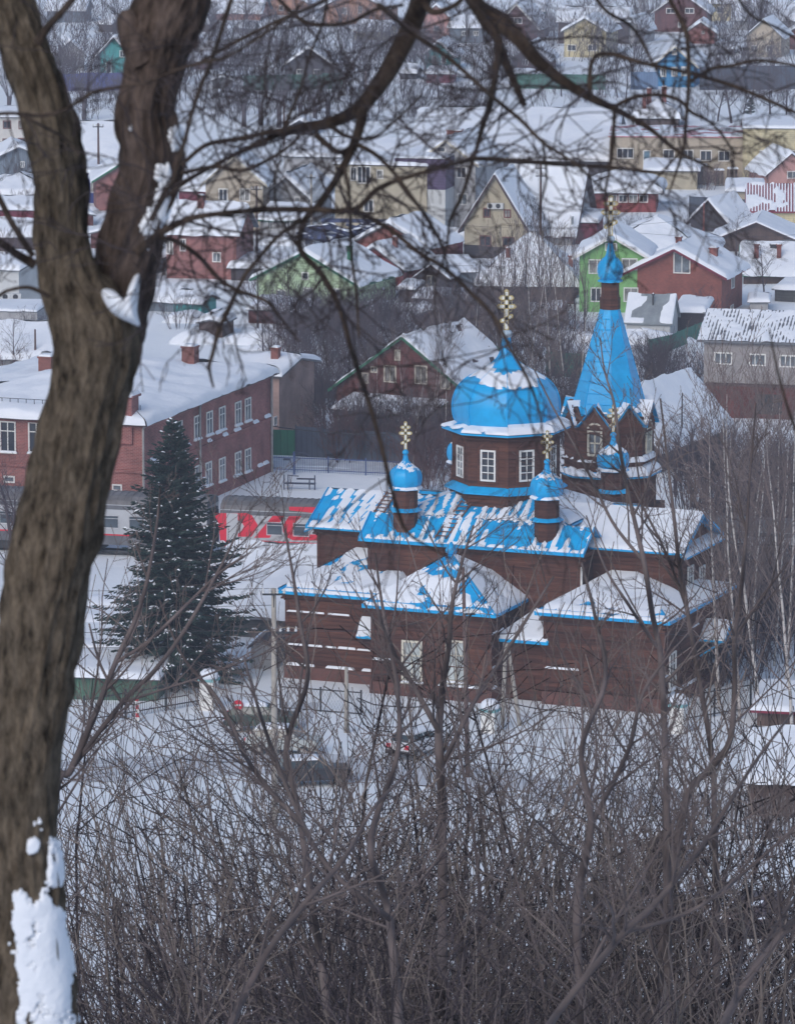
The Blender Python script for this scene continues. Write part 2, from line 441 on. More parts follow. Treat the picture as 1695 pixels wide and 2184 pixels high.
def seam_mask(seed, amount, pitch=.66):
    """snow caught in streaks between the seams of the sheet metal, thicker by the eave"""
    def f(u, v, p):
        x = (p.x+p.y*.05)/pitch; i = math.floor(x); x += .22*noise.noise((p.x*.9, p.y*.9, seed)); i = math.floor(x); fr = abs(x-i-.5)*2
        k = noise.noise((i*3.7+seed, v*.8, seed))+.3*noise.noise((i*1.3+seed, v*2.6+i, 2))
        thr = amount+.60*k+.55*noise.noise((p.x*.28+seed, p.y*.3, seed))+.5*sstep(.22, .02, v)+.12*sstep(.85, 1, v)
        q = .16*noise.noise((p.x*2+seed, p.y*1.2, p.z))+.10*noise.noise((p.x*8, p.y*5+seed, p.z*5))
        return sstep(-.10, .16, thr+q-fr*.9)
    return f
def patch_mask(seed, amount, fr=.55):
    def f(u, v, p):
        q = noise.noise((p.x*fr+seed, p.y*fr, p.z*fr))+.5*noise.noise((p.x*fr*2.7, p.y*fr*2.7+seed, p.z*fr*2))+.25*noise.noise((p.x*fr*7, p.y*fr*7+seed, p.z*fr*5))
        return sstep(-.08, .14, q*.5+amount-.5)
    return f
def roof_panel(parent, A, B, Cc, D, mask=None, t=.12, seams=True, cell=.25, taper=(1, 0, 0, 0), name='roof', mat=None, pitch=.62):
    mat = mat or BLUE
    pts = [Vector(A), Vector(B), Vector(Cc), Vector(D)]
    poly = [p for i, p in enumerate(pts) if (p-pts[i-1]).length > .02]
    o = ob(name, MB().slab(poly, .11), parent, mat=mat)
    if seams:
        s = MB(); U = (pts[1]-pts[0]).length; n = int(U/pitch)
        nrm = (pts[1]-pts[0]).cross(pts[3]-pts[0]); nrm = nrm.normalized() if nrm.length > 0 else Vector((0, 0, 1))
        for i in range(1, n):
            u = i/n; a = pts[0].lerp(pts[1], u); b = pts[3].lerp(pts[2], u)
            s.bar(a+nrm*.015, b+nrm*.015, .035, .05, up=nrm)
        ob('seam', s, o, mat=mat)
    if mask or mask is None:
        q = MB(); snow_patch(q, *pts, t=t, cell=cell, taper=taper, mask=mask)
        if q.f: ob('snow', q, o, mat=SNOW, smooth=True)
    return o
zR = zE+1.78
# arms: gable roofs, ridge along the long axis
roof_panel(church, (-11.75, -3.62, zE), (-4.9, -3.62, zE), (-2.6, 0, zR), (-11.75, 0, zR), seam_mask(3, .30), t=.14)
roof_panel(church, (-4.9, 3.62, zE), (-11.75, 3.62, zE), (-11.75, 0, zR), (-2.6, 0, zR), patch_mask(5, .8), cell=.5)
roof_panel(church, (4.9, -3.75, zE), (12.75, -3.75, zE), (12.75, 0, zR+.05), (2.6, 0, zR+.05), patch_mask(8, .95, .3), t=.2, cell=.3)
roof_panel(church, (12.75, 3.75, zE), (4.9, 3.75, zE), (2.6, 0, zR+.05), (12.75, 0, zR+.05), patch_mask(9, .9), cell=.5)
for s_, u0, hv in ((-1, -11.1, 3.0), (1, 12.1, 3.15)):
    g = MB(); g.prism([(u0, -hv, zE-.1), (u0, hv, zE-.1), (u0, 0, zR-.2)], (-s_*.3, 0, 0)); gw = ob('gable', g, church, mat=PLANK)
    b = MB()
    if s_ > 0: planks(b, (u0, -hv), (u0, hv), zE-.1, zR-.2, gable=(zE-.1, .5, zR-.2))
    else: planks(b, (u0, hv), (u0, -hv), zE-.1, zR-.2, gable=(zE-.1, .5, zR-.2))
    ob('plank_cladding', b, gw, mat=PLANK)
    # the pent roof across the gable foot, with snow
    p = [(u0+s_*.75, -hv-.6, zE-.28), (u0+s_*.75, hv+.6, zE-.28), (u0, hv+.6, zE+.05), (u0, -hv-.6, zE+.05)]
    if s_ < 0: p = [p[1], p[0], p[3], p[2]]
    roof_panel(church, *p, mask=patch_mask(2, 1.2), t=.22, seams=False, cell=.2, taper=(1, 1, 0, 1), name='pent_roof')
    # verge boards
    vb = MB()
    for s2 in (-1, 1): vb.bar((u0+s_*.63, s2*(hv+.55), zE-.03), (u0+s_*.63, 0, zR+.0), .06, .22)
    ob('verge_board', vb, church, mat=BLUE)
# cornices under the eaves
def cornice(parent, pts, z, steps=((.12, .0, .16), (.28, -.16, .16), (.42, -.30, .12)), mat=None):
    mb = MB()
    for off, dz, hh in reversed(steps):
        for (p0, p1) in pts:
            p0v, p1v = Vector((*p0, 0)), Vector((*p1, 0)); d = (p1v-p0v).normalized(); n = Vector((d.y, -d.x, 0))
            a, b = p0v-d*off*.98, p1v+d*off*.98; o2 = .44-off+.02
            q = [a, b, b+n*o2, a+n*o2]
            mb.hexa([k+Vector((0, 0, z+dz-hh-.12)) for k in q], [k+Vector((0, 0, z+dz-.124)) for k in q])
    return ob('cornice', mb, parent, mat=mat or PLANK)
cornice(church, [((-11.1, -3.0), (-6.75, -3.0)), ((-11.1, 3.0), (-11.1, -3.0))], zE)
cornice(church, [((6.75, -3.15), (12.1, -3.15)), ((12.1, -3.15), (12.1, 3.15))], zE)
cornice(church, [((-6.75, -5.4), (6.75, -5.4)), ((6.75, -5.4), (6.75, -3.2)), ((-6.75, -3.1), (-6.75, -5.4))], zE)
# middle block: low gabled strips at front and back, hipped up to the octagon
zM = zE+1.28
for s_ in (-1, 1):
    a, b = (-7.25, 7.25) if s_ < 0 else (7.25, -7.25)
    roof_panel(church, (a, s_*6.0, zE-.02), (b, s_*6.0, zE-.02), (b, s_*4.1, zM), (a, s_*4.1, zM), seam_mask(14, .24) if s_ < 0 else patch_mask(1, .9), t=.15, cell=.2, taper=(1, 1, 0, 1))
    ob('gutter_board', MB().bar((a, s_*6.03, zE-.08), (b, s_*6.03, zE-.08), .06, .2), church, mat=BLUE)
    q = MB(); q.slab([(a, s_*4.1, zM-.005), (b, s_*4.1, zM-.005), (b, s_*2.6, zM-1.0), (a, s_*2.6, zM-1.0)], .1); ob('roof', q, church, mat=BLUE)
    for s2 in (-1, 1):
        ob('gable', MB().prism([(s2*6.75, s_*5.4, zE-.1), (s2*6.75, s_*4.1, zM-.1), (s2*6.75, s_*2.9, zE-.1)], (-s2*.2, 0, 0)), church, mat=PLANK)
        vb = MB(); vb.bar((s2*7.22, s_*6.0, zE-.04), (s2*7.22, s_*4.1, zM-.02), .06, .2); vb.bar((s2*7.22, s_*4.1, zM-.02), (s2*7.22, s_*3.0, zM-.75), .06, .2)
        ob('verge_board', vb, church, mat=BLUE)
zT = zM+2.15
qd = 5.6
for i, (x0, y0, x1, y1) in enumerate(((-qd, -4.1, qd, -4.1), (qd, -4.1, qd, 4.1), (qd, 4.1, -qd, 4.1), (-qd, 4.1, -qd, -4.1))):
    roof_panel(church, (x0, y0, zM-.03), (x1, y1, zM-.03), (0, 0, zT), (0, 0, zT), seam_mask(21+i, .22) if i != 1 else patch_mask(4, .95, .3), t=.15, cell=.16 if i == 0 else .3, taper=(0, 0, 0, 0))
hp = MB()
for sx in (-1, 1):
    for sy in (-1, 1): hp.bar((sx*qd, sy*4.1, zM), (0, 0, zT+.04), .14, .07)
ob('hip_flashing', hp, church, mat=BLUE)
# the two roof ladders
LAD = M('weathered_lath', (.20, .11, .085), .85, .3, 5)
def ladder(p0, p1, wdt, n):
    mb = MB(); p0, p1 = Vector(p0), Vector(p1); s_ = Vector((wdt, 0, 0))
    up = Vector((0, -.3, .9)).normalized()*.07
    mb.bar(p0+up, p1+up, .06, .08); mb.bar(p0+s_+up, p1+s_+up, .06, .08)
    for i in range(n):
        q = p0.lerp(p1, (i+.5)/n)+up*1.4; mb.bar(q-s_*.12, q+s_*1.12, .07, .05)
    return ob('roof_ladder', mb, church, mat=LAD)
ladder((-7.9, -3.4, zE+.12), (-7.75, -.1, zR+.02), .62, 10)
ladder((-2.4, -5.7, zE+.22), (-1.8, -2.7, zM+.80), .72, 9)
# octagon, dome
OR = 3.2; PH = R_(22.5)
def octo(r, ph=PH): return [(r*math.cos(ph+k*math.pi/4), r*math.sin(ph+k*math.pi/4)) for k in range(8)]
def drum(name, c, r, z0, z1, parent):
    po = [(c[0]+x, c[1]+y) for x, y in octo(r)]
    core = MB(); shell(core, po, z0, z1); w_ = ob(name, core, parent, mat=PLANK)
    b = MB()
    for i in range(8): planks(b, po[i], po[(i+1) % 8], z0, z1)
    tag(ob('plank_cladding', b, w_, mat=PLANK), kind='stuff')
    for p in po: ob('corner_board', MB().box((p[0]-.07, p[1]-.07, z0), (p[0]+.07, p[1]+.07, z1)), w_, mat=PLANK)
    return w_
zO0 = cz(0, 0, 1030); zO1 = cz(0, 0, 905)
drum('octagon_wall', (0, 0), OR, zM+.1, zO1-.05, church)
def oct_ring(r0, z0, r1, z1, mat, name, c=(0, 0), parent=None):
    mb = MB(); mb.lathe([(r0, z0-.09), (r0, z0), (r1, z1), (r1, z1-.09)], 8, PH, c); return ob(name, mb, parent or church, mat=mat)
oct_ring(OR+.55, zO0-.12, OR+.05, zO0+.22, BLUE, 'skirt_roof')
oct_ring(OR+.22, zO0-.4, OR+.22, zO0-.22, PLANK, 'cornice')
for a, r in ((.62, .28), (.40, .44)): oct_ring(OR+r-.28, zO1-a, OR+r, zO1-a+.2, PLANK, 'cornice')
oct_ring(OR+.72, zO1-.12, 2.6, zO1+.38, BLUE, 'dome_eave')
# snow lying on the dome eave, thick on the right
es = MB()
for k in range(8):
    a0, a1 = PH+k*math.pi/4, PH+(k+1)*math.pi/4; am = (a0+a1)/2
    thick = .11+.27*max(0, math.cos(am-R_(-10)))
    P = lambda r, a, z: (r*math.cos(a), r*math.sin(a), z)
    snow_patch(es, P(OR+.78, a0, zO1-.03), P(OR+.78, a1, zO1-.03), P(2.75, a1, zO1+.3), P(2.75, a0, zO1+.3), thick, .14, (1, 0, 0, 0), mask=patch_mask(k, .80 if math.cos(am-R_(-10)) > -.05 else .42, .9))
ob('eave_snow', es, church, mat=SNOW, smooth=True)
s0 = scl(W_(0, 0, 14))
dome_px = [(102, 908), (107, 900), (113, 884), (115, 866), (113.5, 850), (109, 836), (103, 824), (94, 813), (83, 804.5), (70, 797), (57, 790), (44, 783), (33, 776), (24, 768), (17, 759), (12, 748), (9, 735), (7.5, 722), (7, 710)]
def facet(k, n=8):                    # between a circle and an eight-sided plan
    def f(a):
        t = ((a-PH) % (2*math.pi/n))-math.pi/n
        return 1-k*(1-math.cos(math.pi/n)/math.cos(t))
    return f
def smooth_prof(prof, sub=3):
    out = []
    for i in range(len(prof)-1):
        p0, p1, p2, p3 = prof[max(i-1, 0)], prof[i], prof[i+1], prof[min(i+2, len(prof)-1)]
        for j in range(sub):
            t = j/sub
            out.append(tuple(.5*((2*p1[k])+(-p0[k]+p2[k])*t+(2*p0[k]-5*p1[k]+4*p2[k]-p3[k])*t*t+(-p0[k]+3*p1[k]-3*p2[k]+p3[k])*t**3) for k in (0, 1)))
    return out+[prof[-1]]
def onion(parent, c, prof, n=64, k=.75, ribs=8, snow=None, name='dome', rib_r=.035, mat=None):
    mat = mat or BLUE
    pr = smooth_prof(prof); md = facet(k)
    d = ob(name, MB().lathe(pr, n, PH, c, md), parent, mat=mat, smooth=True)
    if ribs:
        rb = MB()
        for i in range(ribs):
            a = PH+i*2*math.pi/ribs
            rb.tube([Vector((c[0]+(r+.005)*math.cos(a), c[1]+(r+.005)*math.sin(a), z)) for r, z in pr], [rib_r]*len(pr), 4)
        ob('seam', rb, d, mat=mat)
    if snow:
        q = MB(); nn = 120; pr2 = smooth_prof(prof, 8); H = []
        for i, (r, z) in enumerate(pr2):
            for j in range(nn):
                a = PH+2*math.pi*j/nn; h = snow(a, z, r)
                rr = r*md(a)+h*.5-.012; H.append(h)
                q.v.append((c[0]+rr*math.cos(a), c[1]+rr*math.sin(a), z+h*.9-.012))
        for i in range(len(pr2)-1):
            for j in range(nn):
                f = (i*nn+j, i*nn+(j+1) % nn, (i+1)*nn+(j+1) % nn, (i+1)*nn+j)
                if max(H[x] for x in f) > 0.001: q.f.append(f)
        if q.f: ob('snow', q, d, mat=SNOW, smooth=True)
    return d
dprof = [(r/s0, cz(0, 0, y)) for r, y in dome_px]
def dome_snow(zlo, zhi, th, seed, side=0.0, rag=.25):
    H_ = zhi-zlo
    def f(a, z, r):
        t = (z-zlo)/H_
        q = rag*(noise.noise((math.cos(a)*2.2+seed, math.sin(a)*2.2, t*1.5))+.6*noise.noise((math.cos(a)*6+seed, math.sin(a)*6, t*4))+.3*noise.noise((math.cos(a)*16+seed, math.sin(a)*16, t*9)))
        t += .55*noise.noise((math.cos(a)*.9+seed, math.sin(a)*.9, 7)); m = sstep(0, .12, t+q)*sstep(1.0, .8, t-q*1.2+side*math.cos(a-R_(-20)))
        return th*m
    return f
DD = dome_snow(cz(0, 0, 808), cz(0, 0, 780), .055, 4.4, 0, .28)
onion(church, (0, 0), dprof, snow=DD, name='dome', rib_r=.05)
def cross(parent, c, z0, H, name='cross', face=R_(22)-0):
    """three-barred cross: gilt frame round pale panels"""
    fm, pl = MB(), MB(); k = H/2.55
    def arm(a, b, w_):
        a, b = Vector(a)*k, Vector(b)*k; d = (b-a).normalized(); n = Vector((-d.z, 0, d.x)); L = (b-a).length; w2 = w_*k
        fm.bar(a+n*w2/2, b+n*w2/2, .045*k, .06*k, up=(0, 1, 0)); fm.bar(a-n*w2/2, b-n*w2/2, .045*k, .06*k, up=(0, 1, 0))
        for q in (a, b):
            s_ = -d if q is a else d
            fm.bar(q+n*w2*.62, q+s_*w2*.55, .06*k, .05*k, up=(0, 1, 0)); fm.bar(q-n*w2*.62, q+s_*w2*.55, .06*k, .05*k, up=(0, 1, 0))
            fm.bar(q+n*w2*.62, q-n*w2*.62, .05*k, .05*k, up=(0, 1, 0))
        pl.bar(a-d*w2*.3, b+d*w2*.3, w2*.9, .045*k, up=(0, 1, 0))
    arm((0, 0, .12), (0, 0, 2.42), .22)
    arm((-.30, 0, 2.02), (.30, 0, 2.02), .24); arm((-.44, 0, 1.50), (.44, 0, 1.50), .24); arm((-.30, 0, .62), (.30, 0, .92), .20)
    for sx in (-1, 1):
        for sz in (-1, 1):
            pts = [Vector((sx*(.13+.2*math.sin(t)), 0, 1.5+sz*(.14+.2*math.cos(t))))*k for t in [math.pi/2*i/5 for i in range(6)]]
            fm.tube(pts, [.02*k]*6, 4)
    o = ob(name, fm, parent, (c[0], c[1], z0), face, GOLD); ob('panel', pl, o, mat=PEARL); return o
zN = cz(0, 0, 718)
fin = MB(); fin.lathe([(.30, zN-.02), (.36, zN+.1), (.36, zN+.24), (.27, zN+.38), (.12, zN+.42)], 8, PH)
ob('finial', fin, church, mat=M('pale_blue_metal', (.42, .52, .60), .35, .15, 4))
cross(church, (0, 0), cz(0, 0, 706), (706-616)/s0)
# octagon windows
for k in range(8):
    a = k*math.pi/4; n = Vector((math.cos(a), math.sin(a), 0)); ap = OR*math.cos(PH)+.045
    c = n*ap+Vector((0, 0, cz(0, 0, 977)))
    window(church, c, n, .98, 1.92, 2, 4, WHITE, GLASSB if k in (4, 5) else GLASS, .11, .05, .09)
    ar = MB(); ar.box((-.66, -.05, -1.12), (.66, 0, -1.0)); ar.box((-.66, -.05, 1.0), (.66, 0, 1.14))
    for s_ in (-1, 1): ar.box((s_*.60-.07, -.05, -1.0), (s_*.60+.07, 0, 1.0)); ar.bar((s_*.5, -.03, 1.14), (0, -.03, 1.5), .05, .12)
    ob('window_surround', ar, church, c, math.atan2(n.x, -n.y), PLANK)
# four small cupolas at the corners of the crossing
def cupola(c, sfac=1.0):
    p = W_(*c); sc_ = scl(p+Vector((0, 0, 12)))
    z0 = zM-.35 if c[1] < 0 else zM-.2
    root = ob('cupola', MB().lathe([(.72*sfac, z0-1.2), (.72*sfac, z0+2.15)], 8, PH, c), church, mat=PLANK)
    pk = MB(); po = [(c[0]+x, c[1]+y) for x, y in octo(.72*sfac)]
    for i in range(8): planks(pk, po[i], po[(i+1) % 8], z0-1.2, z0+2.1, .2, .035)
    ob('plank_cladding', pk, root, mat=PLANK)
    cl = MB(); cl.lathe([(1.02, z0+.72), (1.02, z0+.78), (.74, z0+.92)], 8, PH, c); ob('collar', cl, root, mat=BLUE)
    ev = MB(); ev.lathe([(1.02, z0+2.06), (1.04, z0+2.12), (.8, z0+2.24)], 8, PH, c); ob('collar', ev, root, mat=BLUE)
    zb = z0+2.16
    pr = [(.78, 0), (.90, .14), (.97, .38), (.98, .62), (.94, .88), (.82, 1.10), (.62, 1.27), (.40, 1.43), (.24, 1.58), (.15, 1.76), (.12, 2.0)]
    pr = [(r, zb+z*.97) for r, z in pr]
    sd_ = c[0]*3.1+c[1]
    ds = dome_snow(zb+.98, zb+1.45, .06, sd_, 0, .3) if (c[0] > 0 and c[1] > 0) else dome_snow(zb+1.2, zb+1.42, .04, sd_, 0, 1.2)
    onion(root, c, pr, 48, .8, 8, ds, 'onion_dome', .02)
    q = MB(); q.lathe([(.06, zb+1.93), (.19, zb+2.05), (.19, zb+2.17), (.07, zb+2.30)], 12, 0, c); ob('ball', q, root, mat=BLUE, smooth=True)
    es = MB()
    for k in range(8):
        a0, a1 = PH+k*math.pi/4, PH+(k+1)*math.pi/4
        P = lambda r, a, z: (c[0]+r*math.cos(a), c[1]+r*math.sin(a), z)
        snow_patch(es, P(1.05, a0, zb-.04), P(1.05, a1, zb-.04), P(.78, a1, zb+.06), P(.78, a0, zb+.06), .10, .1, (1, 0, 0, 0), mask=patch_mask(sd_+k, .7, 2))
    if es.f: ob('snow', es, root, mat=SNOW, smooth=True)
    cross(root, c, zb+2.24, 1.78)
for c in ((-4.7, -4.7), (4.4, -4.7), (5.0, 5.4), (-4.6, 4.6)): cupola(c)
# bell tower
TC = (0.62, 17.0); TW = W_(*TC); sT = scl(TW+Vector((0, 0, 14)))
tz = lambda y: zp(TW, y)
walled('tower_base_wall', rect(TC[0]-2.75, TC[0]+2.75, 14.3, 19.7), -.3, tz(1075))
zC = tz(1000)
drum('tower_wall', TC, 2.95, tz(1080), zC, church)
oct_ring(3.36, zC-.1, 2.6, zC+.3, BLUE, 'tower_cornice', TC)
drum('belfry_wall', TC, 2.78, zC, tz(880), church)
zS = tz(972); oct_ring(3.05, zS-.08, 2.6, zS+.1, PLANK, 'tower_cornice', TC)
es = MB()
for k in range(8):
    a0, a1 = PH+k*math.pi/4, PH+(k+1)*math.pi/4
    P = lambda r, a, z: (TC[0]+r*math.cos(a), TC[1]+r*math.sin(a), z)
    rt = max(0, math.cos((a0+a1)/2-R_(-5)))
    snow_patch(es, P(3.42, a0, zC-.02), P(3.42, a1, zC-.02), P(2.75, a1, zC+.24), P(2.75, a0, zC+.24), .16+.25*rt, .14, (1, 0, 0, 0), mask=patch_mask(k+3, .62+.3*rt, .9))
    snow_patch(es, P(3.08, a0, zS-.0), P(3.08, a1, zS-.0), P(2.68, a1, zS+.1), P(2.68, a0, zS+.1), .10+.2*rt, .12, (1, 0, 0, 0), mask=patch_mask(k+9, .45+.4*rt, 1.2))
ob('cornice_snow', es, church, mat=SNOW, smooth=True)
zG, zGa = tz(897), tz(853)
for k in range(8):                      # gables round the foot of the tent
    a = k*math.pi/4; n = Vector((math.cos(a), math.sin(a), 0)); t = Vector((-math.sin(a), math.cos(a), 0)); o_ = Vector((*TC, 0))
    ap = 2.78*math.cos(PH); hw = 2.78*math.sin(PH)+.02
    A, B, K = o_+n*(ap+.12)-t*hw, o_+n*(ap+.12)+t*hw, o_+n*(ap+.12)
    gm = MB(); gm.prism([A+Vector((0, 0, zG-.5)), B+Vector((0, 0, zG-.5)), B+Vector((0, 0, zG)), K+Vector((0, 0, zGa)), A+Vector((0, 0, zG))], -n*.4)
    g = ob('gable', gm, church, mat=PLANK)
    bd = MB(); planks(bd, (A.x, A.y), (B.x, B.y), zG-.5, zGa-.05, gable=(zG, .5, zGa)); ob('plank_cladding', bd, g, mat=PLANK)
    K2 = o_+n*.9+Vector((0, 0, zGa+.05)); F_ = K+n*.30+Vector((0, 0, zGa+.06))
    for s_ in (-1, 1):
        E = (B if s_ > 0 else A)+n*.30+t*s_*.08+Vector((0, 0, zG-.05)); E2 = o_+(((B if s_ > 0 else A)-o_)*.5)+Vector((0, 0, zG+.1)); E2.z = zG+.05
        pts = (E, F_, K2, E2) if s_ < 0 else (F_, E, E2, K2)
        right = math.cos(a-R_(-10)) > .2
        rp = ob('gable_roof', MB().slab(pts, .07), g, mat=BLUE)
        q = MB(); snow_patch(q, E, F_, K2, E2, .16 if right else .12, .13, (0, 0, 0, 0), mask=patch_mask(k*3+s_, 1.05 if right else .50, .8))
        if q.f: ob('gable_snow', q, g, mat=SNOW, smooth=True)
    c = n*(ap+.05)+o_
    if k % 2 == 0 or True:
        c.z = tz(932)
        if k in (6, 0, 2, 4, 1): window(church, c, n, 1.0, 1.7, 2, 2, CREAM, GLASSB, .13, .09, .12, arch=.42)
tent = [(2.46, tz(875)), (.58, tz(655))]
td = ob('tent_roof', MB().lathe(tent, 8, PH, TC), church, mat=BLUE)
ts = MB()
for k in range(8):
    a0, a1 = PH+k*math.pi/4, PH+(k+1)*math.pi/4
    P = lambda r, a, z: Vector((TC[0]+r*math.cos(a), TC[1]+r*math.sin(a), z))
    ts.bar(P(2.46, a0, tent[0][1]), P(.58, a0, tent[1][1]), .07, .05)
    for j in range(1, 10):
        t = j/10; r = 2.46+(.58-2.46)*t; z = tent[0][1]+(tent[1][1]-tent[0][1])*t
        if k != 6: ts.bar(P(r+.015, a0, z), P(r+.015, a1, z), .05, .06)
ob('seam', ts, td, mat=BLUE)
tn = MB()
for k in range(8):
    a0, a1 = PH+k*math.pi/4, PH+(k+1)*math.pi/4; rt = math.cos((a0+a1)/2-R_(0))
    P = lambda r, a, z: Vector((TC[0]+r*math.cos(a), TC[1]+r*math.sin(a), z))
    z1 = tent[0][1]+1.1; r1 = 2.46-1.88*(1.1/(tent[1][1]-tent[0][1]))
    snow_patch(tn, P(2.48, a0, tent[0][1]), P(2.48, a1, tent[0][1]), P(r1, a1, z1), P(r1, a0, z1), .15, .14, (0, 0, 0, 0), mask=(lambda rt: lambda u, v, p: sstep(-.1, .15, .35*rt+.12-v+.4*noise.noise(p*1.4)+.2*noise.noise(p*4)))(rt))
if tn.f: ob('snow', tn, td, mat=SNOW, smooth=True)
dz = MB(); dz.lathe([(.66, tz(658)), (.66, tz(634)), (.60, tz(632)), (.60, tz(628)), (.58, tz(628)), (.58, tz(598))], 8, PH, TC)
ob('lantern_drum', dz, church, mat=PLANK)
ev = MB(); ev.lathe([(.80, tz(600)), (.80, tz(597)), (.6, tz(593))], 8, PH, TC); ob('collar', ev, church, mat=BLUE)
pr = [(17, 596), (23, 590), (26.5, 581), (27, 573), (25, 564), (20, 556), (14, 549.5), (10, 542), (8, 533), (6, 523), (5, 515)]
pr = [(r/sT, tz(y)) for r, y in pr]
on = onion(church, TC, pr, 32, 0, 0, None, 'onion_dome')
scal = MB(); prs = smooth_prof(pr[:7], 2)          # overlapping scales
for i, (r, z) in enumerate(prs[:-1]):
    for j in range(16):
        a = 2*math.pi*(j+.5*(i % 2))/16; d = math.pi/16*.95
        zt = prs[i+1][1]; r2 = prs[i+1][0]; zb_ = z-(zt-z)*.35
        q = lambda rr, aa, zz: Vector((TC[0]+rr*math.cos(aa), TC[1]+rr*math.sin(aa), zz))
        scal.add([q(r+.055, a, zb_), q(r+.03, a+d, z+(zt-z)*.4), q(r2+.005, a, zt+.05), q(r+.03, a-d, z+(zt-z)*.4)], [(0, 1, 2, 3)])
ob('scale', scal, on, mat=BLUE)
cross(church, TC, tz(505), (505-415)/sT)
fin = MB(); z_ = tz(516); fin.lathe([(.17, z_), (.27, z_+.12), (.27, z_+.3), (.15, z_+.42)], 8, PH, TC); ob('finial', fin, church, mat=MC['pale_blue_metal'])
gy = MB()                                # guy chains of the cross
for a in (20, 110, 200, 290):
    a = R_(a); gy.bar((TC[0]+.75*math.cos(a), TC[1]+.75*math.sin(a), tz(585)), (TC[0]+.1*math.cos(a), TC[1]+.1*math.sin(a), tz(455)), .02)
ob('guy_chain', gy, church, mat=DARK)
# annex roofs
def hip(parent, a, b, c, d, z, apex0, apex1, m, ov=.5, t=.2, cell=.25):
    """hipped roof over a..b x c..d with ridge apex0-apex1"""
    a, b, c, d = a-ov, b+ov, c-ov, d+ov; P = [Vector((a, c, z)), Vector((b, c, z)), Vector((b, d, z)), Vector((a, d, z))]
    A0, A1 = Vector(apex0), Vector(apex1)
    roof_panel(parent, P[0], P[1], A1, A0, m[0], t, True, cell, (1, 0, 0, 0), pitch=.9)
    roof_panel(parent, P[1], P[2], A1, A1, m[1], t, True, cell, (1, 0, 0, 0), pitch=.9)
    roof_panel(parent, P[2], P[3], A0, A1, m[2], t, False, cell*2, (1, 0, 0, 0))
    roof_panel(parent, P[3], P[0], A0, A0, m[3], t, True, cell, (1, 0, 0, 0), pitch=.9)
    ed = MB()
    for i in range(4): ed.bar(P[i]-Vector((0, 0, .06)), P[(i+1) % 4]-Vector((0, 0, .06)), .05, .18)
    ed.bar(P[1]+Vector((0, 0, .03)), A1+Vector((0, 0, .03)), .13, .08); ed.bar(P[0]+Vector((0, 0, .03)), A0+Vector((0, 0, .03)), .13, .08)
    ob('eave_trim', ed, parent, mat=BLUE)
zA = 5.4
pm = patch_mask
def strip_mask(seed, amount):
    g = pm(seed, amount)
    return lambda u, v, p: g(u, v, p)*(1-.95*sstep(.14, .10, v)*sstep(.035, .06, v))
hip(church, -4.5, 3.0, -10.4, -4.0, zA, (-.75, -7.2, zA+2.75), (-.75, -7.2, zA+2.75), (strip_mask(31, .58), pm(32, .78), pm(33, .9), pm(34, .85)))
hip(church, -11.0, -4.3, -8.2, -2.4, zA, (-8.6, -3.05, zA+1.75), (-5.2, -3.05, zA+1.75), (strip_mask(35, .70), pm(36, .9), pm(37, .9), pm(38, .9)))
hip(church, 5.9, 13.3, -8.9, 2.6, zA+.05, (8.0, -3.2, zA+1.55), (9.6, -3.2, zA+1.55), (strip_mask(40, .72), pm(41, .98), pm(42, .9), pm(43, .85)))
q = MB(); q.lathe([(.08, zA+2.7), (.34, zA+2.85), (.36, zA+3.05), (.2, zA+3.25), (.06, zA+3.5)], 12, 0, (-.75, -7.2)); ob('finial', q, church, mat=BLUE, smooth=True)
cornice(church, [((-4.5, -10.4), (3.0, -10.4)), ((3.0, -10.4), (3.0, -5.4))], zA)
cornice(church, [((-11, -8.2), (-4.5, -8.2)), ((-11, -3), (-11, -8.2))], zA)
cornice(church, [((5.9, -8.9), (13.3, -8.9)), ((13.3, -8.9), (13.3, 2.6))], zA+.05)
# entrance porches between the annexes
walled('porch_wall', rect(3.2, 5.7, -8.4, -5.5), -.3, 3.5)
hip(church, 3.3, 5.6, -8.6, -5.7, 3.62, (4.5, -6.6, 5.0), (4.5, -6.6, 5.0), (pm(50, .85), pm(51, .9), pm(52, .9), pm(53, .6)))
roof_panel(church, (-6.1, -9.2, 3.1), (-4.7, -9.2, 3.1), (-4.7, -8.25, 4.0), (-6.1, -8.25, 4.0), pm(55, .75), .2, False)
# windows of the annexes and of the right arm
fz = -10.4-.06
for x in (-1.95+.0, .86): window(church, (x, fz, cz(x, fz, 1411)), (0, -1, 0), 1.32, 2.55, 2, 1, CREAM, M('white_curtained_glass', (.42, .46, .46), .2, .3, 1.5, spec=.5), .13, .07, .1, topsplit=.34, sill=1)
rz_ = 12.1+.06
for v in (-.9, 1.3): window(church, (rz_, v, cz(rz_, v, 1243)), (1, 0, 0), 1.0, 2.1, 2, 1, WHITE, GLASS, .1, .06, .1, topsplit=.3, sill=1)
rz_ = 13.3+.06
for v, yy in ((-7.6, 1430), (-.2, 1372)): window(church, (rz_, v, cz(rz_, v, yy)), (1, 0, 0), 1.15, 2.2, 2, 1, WHITE, GLASS, .1, .06, .1, topsplit=.3, sill=1)
zc = cz(13.3, -1.4, 1335)                  # gabled hood over the side door
for s_ in (-1, 1):
    e0, e1 = Vector((15.0, -1.4+s_*1.2, zc-.6)), Vector((13.3, -1.4+s_*1.2, zc-.6)); k0, k1 = Vector((15.0, -1.4, zc+.35)), Vector((13.3, -1.4, zc+.35))
    pts = (e1, e0, k0, k1) if s_ < 0 else (e0, e1, k1, k0)
    roof_panel(church, *pts, mask=pm(60+s_, 1.0), t=.18, seams=False, taper=(1, 1, 0, 1), name='hood_roof')
hb = MB()
